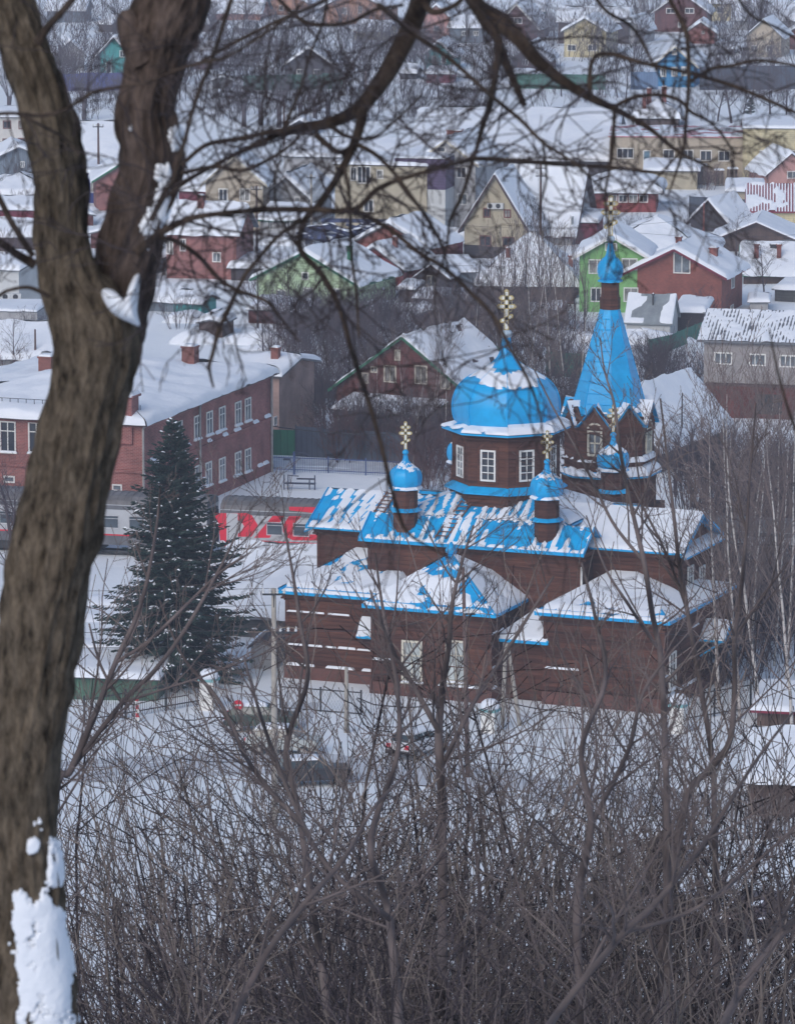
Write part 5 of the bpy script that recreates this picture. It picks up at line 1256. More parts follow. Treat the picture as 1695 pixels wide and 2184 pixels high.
q = MB(); q.lathe([(.3, -.015), (.3, .015)], 24); d_ = ob('disc', q, t, (0, -.05, 1.55), mat=TRED); d_.rotation_euler = (math.pi/2, 0, 0); ob('bar', MB().box((-.2, -.08, 1.5), (.2, -.066, 1.6)), t, mat=WHITE)
t = thing('outdoor_gym', 'dark outdoor gym bench and bars in the snowy yard above the train', 'exercise bars', gp(640, 1044), R_(-8))
BLD = M('blue_black_steel', (.05, .06, .10), .5)
for x in (-1.2, -.9, .7, 1.1): ob('upright', MB().box((x-.04, -.04, -.2), (x+.04, .04, 1.1 if x != .7 else .8)), t, mat=BLD)
ob('bench', MB().box((-1.15, -.2, .42), (1.15, .2, .5)), t, mat=BLD); ob('bar', MB().bar((-.9, 0, 1.05), (-.1, 0, 1.0), .06), t, mat=BLD); ob('backrest', MB().box((-.3, .25, .7), (1.1, .31, .82)), t, mat=BLD)
t = thing('exercise_machine', 'blue exercise machine behind the gym bench', 'exercise machine', gp(627, 1012), R_(-8))
ob('post', MB().box((-.07, -.07, -.2), (.07, .07, 1.75)), t, mat=BLR); ob('handlebar', MB().tube([Vector((-.2, 0, 1.5)), Vector((.1, 0, 1.75)), Vector((.8, 0, 1.7)), Vector((1.2, 0, 1.45))], [.04]*4, 6), t, mat=BLD); ob('seat', MB().box((-.8, -.2, 1.1), (-.3, .2, 1.2)), t, mat=BLD); ob('footrest', MB().bar((-.3, 0, 1.1), (.0, 0, .3), .06), t, mat=BLD)
# pallets in the works yard
PAL = M('grey_pallet_wood', (.26, .20, .165), .9, .25, 5)
palm = MB()
for k in range(5): palm.box((-.6, -.5+k*.21, .11), (.6, -.36+k*.21, .135))
for k in (-.55, 0, .45): palm.box((k, -.5, 0), (k+.1, .5, .11))
palm = palm.mesh('pallet', PAL)
for x, y, n, lb in ((1499, 393, 15, 'tall neat stack of pallets before the beige works building'), (1533, 394, 12, 'leaning stack of pallets in the works yard'), (1562, 394, 13, 'rightmost stack of pallets in the works yard')):
    t = thing('pallet_stack', lb, 'pallets', gp(x, y), random.uniform(-.2, .2), 'pallet stacks in the works yard')
    for i in range(n): ob('pallet', palm, t, (random.uniform(-.05, .05), 0, i*.145), random.uniform(-.05, .05))
    q = MB(); snow_patch(q, (-.6, -.5, n*.145), (.6, -.5, n*.145), (.6, .5, n*.145), (-.6, .5, n*.145), .2, .3, (1, 1, 1, 1)); ob('snow', q, t, mat=SNOW, smooth=True)
# scrap yard: racks of blue-black parts
random.seed(5)
SCR = M('blue_black_scrap', (.045, .06, .14), .6, .5, 2)
t = thing('scrap_rack', 'heaped blue-black scrap and beams dusted with snow behind the pale green house', 'scrap heap', gp(738, 526), R_(-8))
for i in range(60):
    x, y = random.uniform(-4.5, 4.5), random.uniform(0, 3); z = random.uniform(.1, 1.9); l = random.uniform(.5, 2.4); a = random.uniform(-.5, .5)
    o = ob('beam' if i % 3 else 'crate', MB().box((-l/2, -.2, -.12), (l/2, .2, .16 if i % 3 else .5)), t, (x, y, z), a, SCR); o.rotation_euler = (random.uniform(-.2, .2), random.uniform(-.35, .35), a)
    if i % 2: q = MB(); snow_patch(q, (-l/2, -.2, .16 if i % 3 else .5), (l/2, -.2, .16 if i % 3 else .5), (l/2, .2, .16 if i % 3 else .5), (-l/2, .2, .16 if i % 3 else .5), .12, .3, (1, 1, 1, 1)); ob('snow', q, o, mat=SNOW, smooth=True)
ob('rack_beam', MB().box((-3, 2.8, 2.2), (4.5, 3.0, 2.6)), t, mat=SCR); 
for x in (-2.8, 0, 4.2): ob('rack_post', MB().box((x-.1, 2.82, -.3), (x+.1, 2.98, 2.2)), t, mat=SCR)
# heaps of ploughed snow
random.seed(21)
def heap(label, x, y, rx, ry, hh):
    p = gp(x, y); m = MB(); n = 20; sd_ = random.uniform(0, 50)
    for j in range(9):
        f = j/8; 
        for i in range(n):
            a = 2*math.pi*i/n; k = math.cos(f*math.pi/2)*(1+.35*noise.noise((math.cos(a)*1.5+sd_, math.sin(a)*1.5, f)))
            m.v.append((rx*k*math.cos(a), ry*k*math.sin(a), hh*math.sin(f*math.pi/2)*(1+.3*noise.noise((math.cos(a)*1.2*f, sd_, f*2)))-.1))
    for j in range(8):
        for i in range(n): m.f.append((j*n+i, j*n+(i+1) % n, (j+1)*n+(i+1) % n, (j+1)*n+i))
    tag(ob('snow_heap', m, None, p, mat=SNOW, smooth=True), label, 'snow heap', 'snow heaps between the houses')
for i in range(44):
    x = random.uniform(0, 1695); y = random.choice((random.uniform(420, 760), random.uniform(420, 760), random.uniform(1020, 1060), random.uniform(1250, 1420)))
    if 600 < x < 1600 and y > 1000: continue
    heap('rounded heap of ploughed snow in the yards between the houses', x, y, random.uniform(1.5, 5), random.uniform(1, 2.5), random.uniform(.4, 1.3))
# ------------------------------------------------------------------ bare trees and bushes
rng = random.Random(3)
def rv(r=rng): return Vector((r.uniform(-1, 1), r.uniform(-1, 1), r.uniform(-1, 1)))
def grow(mb, p, d, L, r, lvl, mx, g, up=.06, wan=.16, nch=(5, 4, 3), spread=.75, ratio=.55, taper=.35, sides=(6, 4, 3), seg=5, rr=.55, t0=.25, rmin=.004):
    d = d.normalized(); n = max(2, int(round(seg*(.8 if lvl else 1)))) ; pts = [p.copy()]; ds = []
    for i in range(n):
        d = (d+rv(g)*wan+Vector((0, 0, up))).normalized(); p = p+d*(L/n); pts.append(p.copy()); ds.append(d.copy())
    rad = [max(rmin, r*(1-(1-taper)*i/n)) for i in range(n+1)]
    mb[min(lvl, len(mb)-1)].tube(pts, rad, sides[min(lvl, 2)], False)
    if lvl >= mx: return
    k = nch[min(lvl, len(nch)-1)]
    for c in range(k):
        t = t0+(1-t0)*(c+g.uniform(.1, .9))/k; f = min(n-1e-6, t*n); i = int(f); q = pts[i].lerp(pts[i+1], f-i); dd = ds[i]
        perp = dd.cross(rv(g)); perp = perp.normalized() if perp.length > 1e-3 else Vector((1, 0, 0))
        a = spread*g.uniform(.6, 1.25); nd = dd*math.cos(a)+perp*math.sin(a)
        grow(mb, q, nd, L*ratio*g.uniform(.7, 1.2)*(1.15-.45*t), max(rmin, rad[i]*rr), lvl+1, mx, g, up, wan, nch, spread, ratio, taper, sides, seg, rr, t0, rmin)
def bush_mesh(seed, H, stems, spread, r0, nch=(6, 4), up=.1, mat=None, rmin=.006, tilt=.45, mx=2, name='branches', wan=.14):
    g = random.Random(seed); m = MB()
    for i in range(stems):
        a = g.uniform(0, 6.283); rr = g.uniform(0, spread); b = Vector((rr*math.cos(a), rr*math.sin(a), -.2)); d = Vector((math.cos(a)*tilt*g.uniform(.2, 1.2), math.sin(a)*tilt*g.uniform(.2, 1.2), 1))
        grow([m], b, d, H*g.uniform(.65, 1.0), r0*g.uniform(.7, 1.2), 0, mx, g, up, .14 if tilt < .6 else .22, nch, .6 if tilt < .6 else .8, .45, .3, (4, 3, 3), 4 if tilt < .6 else 6, .55, .2, rmin)
    return m.mesh(name, mat or FARTWIG)
FB = [bush_mesh(40+i, 3.4, 12, 1.1, .028, (6, 4), mat=FARTWIG, rmin=.010) for i in range(5)]
BRUSHWOOD = M('reddish_twig_bark', (.115, .066, .066), .9, .25, .3, spec=.1)
FB2 = [bush_mesh(60+i, 3.0, 12, 1.2, .026, (6, 5), mat=BRUSHWOOD, rmin=.010) for i in range(3)]
def bush(label, group, x, y, sc_=1.0, var=None, name='bare_bush'):
    p = gp(x, y); me = var or rng.choice(FB+FB2[:2]); o = ob(name, me, None, p, rng.uniform(0, 6.28)); s = sc_*rng.uniform(.75, 1.25); o.scale = (s*rng.uniform(.9, 1.3), s*rng.uniform(.9, 1.3), s)
    return tag(o, label, 'bush', group)
def scatter(n, x0, x1, y0, y1, label, group, sc_=1.0, var=None, ok=None):
    k = 0
    for _ in range(n*6):
        x, y = rng.uniform(x0, x1), rng.uniform(y0, y1)
        if ok and not ok(x, y): continue
        bush(label, group, x, y, sc_, rng.choice(var) if var else None); k += 1
        if k >= n: break
def brush(name, label, n, x0, x1, y0, y1, sc_):
    m = MB(); pool = [bush_lo(i) for i in range(5)]
    for _ in range(n):
        v, f = rng.choice(pool); qx, qy = rng.uniform(x0, x1), rng.uniform(y0, y1)
        if 1375 < qx < 1505 and 60 < qy < 240: continue
        if qx < 660 and qy > 860: continue
        p = gp(qx, qy); a = rng.uniform(0, 6.28); s = sc_*rng.uniform(.6, 1.3); ca, sa = math.cos(a)*s, math.sin(a)*s
        o = len(m.v); m.v += [(p.x+x*ca-y*sa, p.y+x*sa+y*ca, p.z+z*s) for x, y, z in v]; m.f += [tuple(i+o for i in q) for q in f]
    tag(ob(name, m, mat=FARTWIG), label, 'brushwood', kind='stuff')
def bush_lo(i):
    g = random.Random(300+i); m = MB()
    for k in range(11):
        a = g.uniform(0, 6.283); b = Vector((g.uniform(-1, 1), g.uniform(-1, 1), -.2))
        grow([m], b, Vector((math.cos(a)*.4, math.sin(a)*.4, 1)), g.uniform(2, 3.4), .028, 0, 2, g, .08, .14, (5, 3), .6, .48, .3, (3, 3, 3), 3, .55, .2, .011)
    return m.v, m.f
L1 = 'bare purplish bush in the thicket between the pale green house and the domes'
brush('middle_thicket', 'purplish mass of bare bushes between the pale green house and the domes', 150, 585, 1010, 680, 880, 1.15)
scatter(22, 640, 820, 850, 930, 'bare bush on the slope above the slate-blue fence', 'bushes above the slate fence', .8, FB2+FB)
L2 = 'bare bush in the thicket behind the big dome and the spire'
scatter(60, 940, 1240, 700, 960, L2, 'bushes behind the domes', 1.2, FB)
scatter(18, 1370, 1510, 790, 900, 'bare bush between the spire and the grey brick house', 'bushes left of the grey brick house', .9, FB)
L3 = 'bare grey bush in the birch grove right of the church'
scatter(80, 1415, 1720, 1010, 1470, L3, 'bushes of the birch grove', 1.25, FB, ok=lambda x, y: x > 1530 or y < 1120)
brush('far_brushwood', 'grey haze of bare brushwood among the far houses near the top', 210, 0, 1695, 40, 192, 1.7)
brush('bank_brushwood', 'low bare brushwood on the far snowy bank', 110, 60, 1695, 195, 262, 1.1)
scatter(70, 0, 1690, 400, 720, 'bare garden bush among the middle rows of houses', 'garden bushes of the middle rows', .8)
scatter(8, 0, 200, 720, 800, 'bare bush at the left edge above the brick building', 'bushes at the left edge', .9)
scatter(10, 830, 1000, 990, 1060, 'dark bare bush behind the left cupola', 'bushes behind the left cupola', 1.0, FB2)
# trees with trunks
def tree_meshes(seed, H, r, tm, cm, up, nb, spread, rat=.42, nch=(4, 3), t0=.25, wan=.05, lean=0, rmin=.010, mx=3, rr=.5):
    g = random.Random(seed); tr, cr = MB(), MB()
    grow([tr, cr], Vector((0, 0, -.4)), Vector((lean, 0, 1)), H, r, 0, mx, g, up, wan, (nb,)+nch, spread, rat, .15, (8, 4, 3), 7, rr, t0, rmin)
    return tr.mesh('trunk', tm, True), cr.mesh('crown', cm)
def plant(name, label, cat, group, meshes, x, y, top, jit=1, Y=None):
    p = gp(x, y) if Y is None else Y; H = zp(p, top) if top else None
    t = thing(name, label, cat, p, rng.uniform(0, 6.28), group)
    ob('trunk', meshes[0], t); ob('crown', meshes[1], t)
    zm = max(v.co.z for v in meshes[0].vertices); s = H/zm if H else 1; t.scale = (s*jit, s*jit, s); return t
BIRT = M('birch_twig_bark', (.17, .13, .12), .9, .3, .5)
BM = [tree_meshes(100+i, 14, .085, BIRCH, BIRT, .05, 26, .6, .36, (6, 3), .15, .075, rng.uniform(-.06, .06)) for i in range(4)]
PM = [tree_meshes(120+i, 10, .10, FARTWIG, FARTWIG, .16, 26, .42, .34, (5, 3), .08, .05) for i in range(3)]
WM = [tree_meshes(140+i, 9, .17, FARTWIG, FARTWIG, .03, 16, .85, .45, (5, 4), .25, .12) for i in range(3)]
GB_ = 'birches of the grove right of the church'
for x, y, tp in ((1535, 1500, 880), (1578, 1530, 905), (1622, 1535, 850), (1668, 1510, 870), (1600, 1440, 900), (1650, 1420, 940), (1690, 1560, 900), (1550, 1400, 930), (1640, 1330, 860), (1590, 1280, 850)):
    plant('birch_tree', 'white-barked birch in the grove right of the church', 'birch', GB_, rng.choice(BM), x, y, tp)
for x, y, tp in ((1010, 900, 640), (1060, 880, 560), (1105, 870, 540), (1145, 860, 500), (1175, 870, 520), (1205, 880, 540), (1235, 900, 600), (930, 930, 700), (965, 920, 660), (1120, 930, 600)):
    plant('birch_tree', 'slender birch rising behind the big dome', 'birch', 'birches behind the dome', rng.choice(BM), x, y, tp)
scatter(26, 700, 960, 945, 985, 'bare bush in front of the red timber house and its veranda', 'bushes before the red timber house', 1.15, FB2+FB)
for x, y, tp in ((852, 960, 740), (905, 975, 770), (880, 1000, 810), (800, 965, 760), (945, 980, 740), (760, 960, 790), (920, 960, 720)):
    plant('birch_tree', 'pale leaning birch in front of the red timber house', 'birch', 'birches before the red timber house', rng.choice(BM), x, y, tp)
for x, y, tp in ((1045, 705, 545), (1070, 700, 520), (1095, 705, 505), (1120, 700, 500), (1150, 705, 490), (1175, 700, 500), (1200, 705, 515), (1225, 700, 540), (1020, 710, 560), (1245, 720, 560)):
    plant('poplar_tree', 'slim upright bare poplar before the hipped snow roof', 'poplar', 'upright poplars', rng.choice(PM), x, y, tp)
for x, y, tp in ((905, 720, 620), (860, 700, 600), (800, 720, 610), (1410, 880, 760), (1470, 1010, 880), (1440, 1060, 900), (690, 900, 760), (620, 780, 690), (560, 760, 650), (1630, 640, 520), (1570, 560, 460), (30, 800, 690), (70, 770, 705), (900, 1040, 900), (960, 1060, 900), (550, 700, 560), (620, 660, 545), (30, 1180, 960), (15, 1260, 1050), (60, 1230, 1010)):
    plant('bare_tree', {0: 'bare spreading garden tree among the bushes'}.get(0) , 'tree', 'bare garden trees', rng.choice(WM), x, y, tp)
for i in range(46):
    x = rng.choice((rng.uniform(380, 860), rng.uniform(1300, 1700), rng.uniform(0, 1700))); y = rng.uniform(196, 216)
    if 1370 < x < 1510: continue
    plant('far_bank_tree', 'bare tree in the row on the far snowy bank', 'tree', 'trees on the far bank', rng.choice(WM+PM), x, y, y-rng.uniform(60, 110))
for i in range(60):
    x, y = rng.uniform(0, 1700), rng.uniform(50, 185)
    if 1370 < x < 1510: continue
    plant('far_slope_tree', 'thin bare tree among the houses near the top', 'tree', 'trees among the far houses', rng.choice(PM+WM+BM[:1]), x, y, y-rng.uniform(60, 115))
for x, y, tp in ((1560, 262, 120), (1600, 255, 110), (1640, 262, 130), (1530, 258, 150), (1675, 258, 140), (1580, 268, 170)):
    plant('dark_willow', 'big dark bare willow right of the blue carved house', 'tree', 'willows right of the blue house', WM[rng.randrange(3)], x, y, tp)
def pollard_mesh(seed):
    g = random.Random(seed); tr, cr = MB(), MB(); tr.tube([Vector((0, 0, -.4)), Vector((.05, 0, 1.5)), Vector((0, .05, 2.8))], [.34, .28, .36], 8)
    for i in range(26):
        a = g.uniform(0, 6.28); grow([cr], Vector((.2*math.cos(a), .2*math.sin(a), 2.6)), Vector((math.cos(a)*.6, math.sin(a)*.6, 1.2)), g.uniform(2.5, 4.5), .035, 0, 1, g, .08, .08, (4,), .4, .4, .3, (3, 3, 3), 4, .6, .3, .012)
    return tr.mesh('trunk', FARTWIG, True), cr.mesh('crown', FARTWIG)
PO = [pollard_mesh(7), pollard_mesh(8)]
for x, y in ((272/1.0, 258), (180, 255), (520, 268), (556, 264), (595, 270), (640, 264), (672, 268), (700, 262), (20, 250), (345, 258), (60, 245)):
    plant('pollard_willow', 'stubby pollarded willow at the foot of the far bank', 'tree', 'pollarded willows', rng.choice(PO), x, y, None)
# ------------------------------------------------------------------ the snowy spruce
def spruce(label, x, y, top, width, seed=5, det=1.0):
    g = random.Random(seed); p = gp(x, y); H = zp(p, top); Rb = width/scl(p)/2
    t = thing('spruce_tree', label, 'spruce', p); ob('trunk', MB().tube([Vector((0, 0, -.3)), Vector((0, 0, H*.5)), Vector((0, 0, H*.98))], [.22, .13, .02], 8), t, mat=WPOLE)
    br, nd, sn = MB(), MB(), MB(); z = H*.06; 
    def spray(q, d, side, s, snow):
        up_ = Vector((0, 0, 1)); w_ = side.normalized()
        a, b = q, q+d*s; m = q+d*s*.45; dr = Vector((0, 0, -.12*s))
        nd.add([a, m+w_*s*.30+dr, b+dr*.5, m-w_*s*.30+dr], [(0, 1, 2), (0, 2, 3)])
        nd.add([a, m+Vector((0, 0, -.34*s))+w_*.06, b+dr], [(0, 1, 2)])
        if snow: h_ = Vector((0, 0, .05)); sn.add([a+h_, m+w_*s*.20+h_*.4, b*.75+a*.25+h_, m-w_*s*.20+h_*.4, m+h_*2], [(0, 1, 4), (1, 2, 4), (2, 3, 4), (3, 0, 4)])
    while z < H*.985:
        f = z/H; rad = Rb*(1-f)**.85*(1-.25*max(0, .12-f)/.12)+.06; n = max(5, int((9+rad*3.2)*det))
        for i in range(n):
            a = g.uniform(0, 6.283); L = rad*(g.uniform(.45, 1.0)+.30*noise.noise((math.cos(a)*1.6, math.sin(a)*1.6, z*.55))); droop = -.42+.75*f+g.uniform(-.1, .1)
            d = Vector((math.cos(a), math.sin(a), droop)).normalized(); side = Vector((-math.sin(a), math.cos(a), 0)); q0 = Vector((0, 0, z+g.uniform(-.15, .15)))
            pts = [q0+d*L*k+Vector((0, 0, .16*L*k*k)) for k in (0, .33, .66, 1)]; br.tube(pts, [.035, .028, .018, .006], 3, False)
            m = max(3, int(L/.20))
            for k in range(m):
                u = (k+.6)/m
                if u < .18 and L > 1: continue
                q = q0+d*L*u+Vector((0, 0, .16*L*u*u)); s = (.22+.40*(1-u)*min(1, L/2)+.10)*g.uniform(.8, 1.25)
                for sg in (-1, 1):
                    dd = (d*g.uniform(.55, .9)+side*sg*g.uniform(.45, .9)+Vector((0, 0, g.uniform(-.35, .1)))).normalized()
                    spray(q, dd, dd.cross(Vector((0, 0, 1))), s, g.random() < .02+.10*(u > .7)*(f < .7))
            spray(pts[-1], d, side, .34, g.random() < .12)
        z += .27+.12*(1-f)
    spray(Vector((0, 0, H*.95)), Vector((0, 0, 1)), Vector((1, 0, 0)), .6, False)
    ob('branches', br, t, mat=WPOLE); c = ob('needles', nd, t, mat=M('spruce_needles', (.026, .050, .042), .85, .45, 1.2)); ob('snow', sn, t, mat=SNOW)
spruce('tall dark spruce with snow on its boughs, left of the church', 372, 1452, 892, 440)
spruce('small dark spruce near the right edge below the far willows', 1600, 262, 214, 44, 8, .5)
# ------------------------------------------------------------------ haze
def haze():
    hb = MB(); hb.box((-4100, -3900, -2.0), (4100, 4600, 190)); m = bpy.data.materials.new('haze_air'); m.use_nodes = True; t = m.node_tree
    t.nodes.remove(t.nodes['Principled BSDF']); v = t.nodes.new('ShaderNodeVolumePrincipled'); v.inputs['Color'].default_value = (.86, .89, .98, 1); v.inputs['Density'].default_value = .00026; v.inputs['Anisotropy'].default_value = .2
    t.links.new(v.outputs[0], t.nodes['Material Output'].inputs['Volume']); tag(ob('haze', hb, mat=m), 'thin cold winter haze over the town', 'haze', kind='stuff')
haze()
# ------------------------------------------------------------------ the big tree in front
def trace(pts, Y, wob=0.0, seed=0, sub=6):
    """picture points (x, y, width) -> smooth world centreline and radii at about distance Y"""
    out, rad = [], []; n = len(pts)
    for i in range(n-1):
        p0, p1, p2, p3 = pts[max(i-1, 0)], pts[i], pts[i+1], pts[min(i+2, n-1)]
        L = math.hypot(p2[0]-p1[0], p2[1]-p1[1]); m = max(2, int(L/sub))
        for j in range(m):
            t = j/m; c = [.5*((2*p1[k])+(-p0[k]+p2[k])*t+(2*p0[k]-5*p1[k]+4*p2[k]-p3[k])*t*t+(-p0[k]+3*p1[k]-3*p2[k]+p3[k])*t**3) for k in (0, 1, 2)]
            yy = Y+wob*noise.noise((c[0]*.006+seed, c[1]*.006, seed)); out.append(at(c[0], c[1], yy)); rad.append(max(.5, c[2])/2*yy/F/math.cos(DEP))
    c = pts[-1]; yy = Y+wob*noise.noise((c[0]*.006+seed, c[1]*.006, seed)); out.append(at(c[0], c[1], yy)); rad.append(max(.5, c[2])/2*yy/F/math.cos(DEP))
    return out, rad
def bark_tube(mb, pts, rad, n, amp, seed, snow=None, fa=5.0):
    """tube with ridged bark; with snow(i, angle, p) gives only the snow lying on it"""
    u = None; o = len(mb.v); m = len(pts); s = 0; H = []
    for i, p in enumerate(pts):
        t = (pts[min(i+1, m-1)]-pts[max(i-1, 0)]).normalized()
        if i: s += (p-pts[i-1]).length
        u = (Vector((1, 0, 0))-t*t.x).normalized() if u is None else (u-t*u.dot(t)).normalized()
        w_ = t.cross(u); r = rad[i]
        for k in range(n):
            a = 2*math.pi*k/n; ca, sa = math.cos(a), math.sin(a)
            q = noise.noise((ca*fa+seed, sa*fa, s*3.2))+.55*noise.noise((ca*fa*2.3, sa*fa*2.3+seed, s*8))+.3*noise.noise((ca*fa*5+seed, sa*fa*5, s*11))
            lump = .06*noise.noise((ca*1.2+seed, sa*1.2, s*2.0))
            rr = r*(1+lump)+amp*(abs(q)*1.5-.5)
            if snow:
                h = snow(p+(u*ca+w_*sa)*r, (u*ca+w_*sa)); H.append(h); rr = r*(1+lump)+amp*.4+h
            x = p+(u*ca+w_*sa)*rr; mb.v.append((x.x, x.y, x.z))
    for i in range(m-1):
        for k in range(n):
            f = (i*n+k, i*n+(k+1) % n, (i+1)*n+(k+1) % n, (i+1)*n+k)
            if snow and max(H[j] for j in f) < 0: continue
            mb.f.append(tuple(o+j for j in f))
    return mb
TD = 14.0
base = Vector((at(70, 2184, TD).x, TD, hill(TD)))
tree = thing('forked_tree', 'big forked tree with rough brown bark and bare limbs in the left foreground', 'tree', base)
def tpart(name, mb, mat, par=None, sm=True):
    o = ob(name, mb, par or tree, mat=mat, smooth=sm)
    if par is None: o.matrix_parent_inverse = Matrix.Translation(-base)
    return o
main = [(74, 3000, 235), (72, 2500, 205), (70, 2184, 192), (58, 2000, 172), (48, 1800, 156), (52, 1600, 152), (78, 1400, 166), (92, 1300, 174), (107, 1200, 180), (128, 1100, 182), (152, 1000, 170), (175, 900, 162), (198, 800, 172), (202, 720, 182), (178, 650, 158), (152, 600, 134), (132, 500, 110), (126, 400, 106), (112, 300, 106), (88, 200, 102), (53, 100, 98), (12, 0, 96), (-50, -150, 88), (-120, -400, 74), (-170, -800, 50), (-200, -1200, 22)]
mp, mr = trace(main, TD, .0, 1, 7)
tk = tpart('trunk', bark_tube(MB(), mp, mr, 80, .018, 1.7, None, 7.0), BARK)
fork = [(222, 830, 96), (232, 760, 104), (250, 678, 112), (262, 608, 124), (274, 538, 134), (300, 432, 128), (318, 373, 130), (323, 316, 134), (312, 250, 128), (318, 200, 122), (338, 105, 130), (352, 60, 144), (376, 0, 146), (410, -80, 104), (470, -220, 84), (540, -420, 70), (600, -700, 50), (640, -1000, 24)]
fp, fr_ = trace(fork, TD+.10, 0, 2, 7)
fk = tpart('fork_trunk', bark_tube(MB(), fp, fr_, 64, .024, 9.3, None, 6.5), bark_mat('rough_bark', (.022, .018, .017), (.21, .165, .15), 26, (1, 1, .3), 1.0))
tpart('broken_stub', bark_tube(MB(), *trace([(310, 130, 70), (286, 90, 62), (276, 55, 50), (272, 32, 40), (270, 20, 16)], TD+.06, 0, 3, 5), 24, .008, 4), MC['rough_bark'])
# snow sticking to the trunk (by place on the trunk) and heaped in the fork
def pxy(p): return px(p)
def snow_main(p, n):
    if n.y > .35: return -.01
    x, y = pxy(p); q = noise.noise((x*.022, y*.010, 3))+.6*noise.noise((x*.05, y*.026, 8))+.3*noise.noise((x*.13, y*.07, 5))
    a = sstep(1860, 1960, y+40*noise.noise((x*.03, 1, 2)))*sstep(8, 45, x-(y-1900)*.04)*sstep(168, 128, x-(y-2000)*.11)
    b = .9*sstep(96, 104, x)*sstep(132, 122, x)*sstep(1745, 1790, y)*sstep(1905, 1880, y)
    c = .7*sstep(50, 60, x)*sstep(86, 76, x)*sstep(1780, 1795, y)*sstep(1830, 1815, y)
    m = max(a*.95, b, c)
    q += .35*noise.noise((x*.28, y*.14, 2)); return .014*sstep(-.12, .2, m-.55+.72*q)-.005
mp2, mr2 = trace(main, TD, .0, 1, 2.5); s1 = MB(); i0 = [i for i, p in enumerate(mp2) if 1700 < px(p)[1] < 2400]; bark_tube(s1, mp2[i0[0]:i0[-1]+1], mr2[i0[0]:i0[-1]+1], 180, .010, 1.7, snow_main); tpart('trunk_snow', s1, SNOW)
def snow_fork(p, n):
    if n.y > .3: return -.01
    x, y = pxy(p); q = noise.noise((x*.03, y*.016, 13))+.6*noise.noise((x*.07, y*.035, 8))
    cx_ = 352-.26*(y-380); b = sstep(42, 12, abs(x-cx_))*sstep(225, 300, y)*sstep(600, 520, y)
    q += .4*noise.noise((x*.22, y*.12, 6)); return .010*sstep(-.08, .2, b*.62-.55+.6*q)-.004
fp2, fr2 = trace(fork, TD+.10, 0, 2, 2.5); s2 = MB(); i0 = [i for i, p in enumerate(fp2) if 200 < px(p)[1] < 640]; bark_tube(s2, fp2[i0[0]:i0[-1]+1], fr2[i0[0]:i0[-1]+1], 150, .012, 9.3, snow_fork); tpart('fork_trunk_snow', s2, SNOW)
# the heap in the crotch: stacked rings
def crotch():
    ol = [(208, 617), (226, 613), (244, 618), (258, 634), (267, 640), (274, 612), (285, 590), (294, 583), (299, 590), (297, 615), (293, 645), (291, 668), (301, 698), (290, 694), (264, 683), (240, 674), (222, 652)]
    c = (268, 650); m = MB(); n = len(ol)
    for k, dy in ((1.03, .09), (1.0, 0), (.90, -.05), (.66, -.082), (.3, -.092)):
        for x, y in ol:
            q = 1+.05*noise.noise((x*.1, y*.1, k*3)); p = at(c[0]+(x-c[0])*k*q, c[1]+(y-c[1])*k*q, TD-.055+dy); m.v.append(tuple(p))
    for j in range(4):
        for i in range(n): m.f.append((j*n+i, j*n+(i+1) % n, (j+1)*n+(i+1) % n, (j+1)*n+i))
    m.f.append(tuple(range(4*n, 5*n))); m.f.append(tuple(range(n)))
    o = tpart('crotch_snow', m, SNOW); md = o.modifiers.new('s', 'SUBSURF'); md.levels = 2; md.render_levels = 2
crotch()
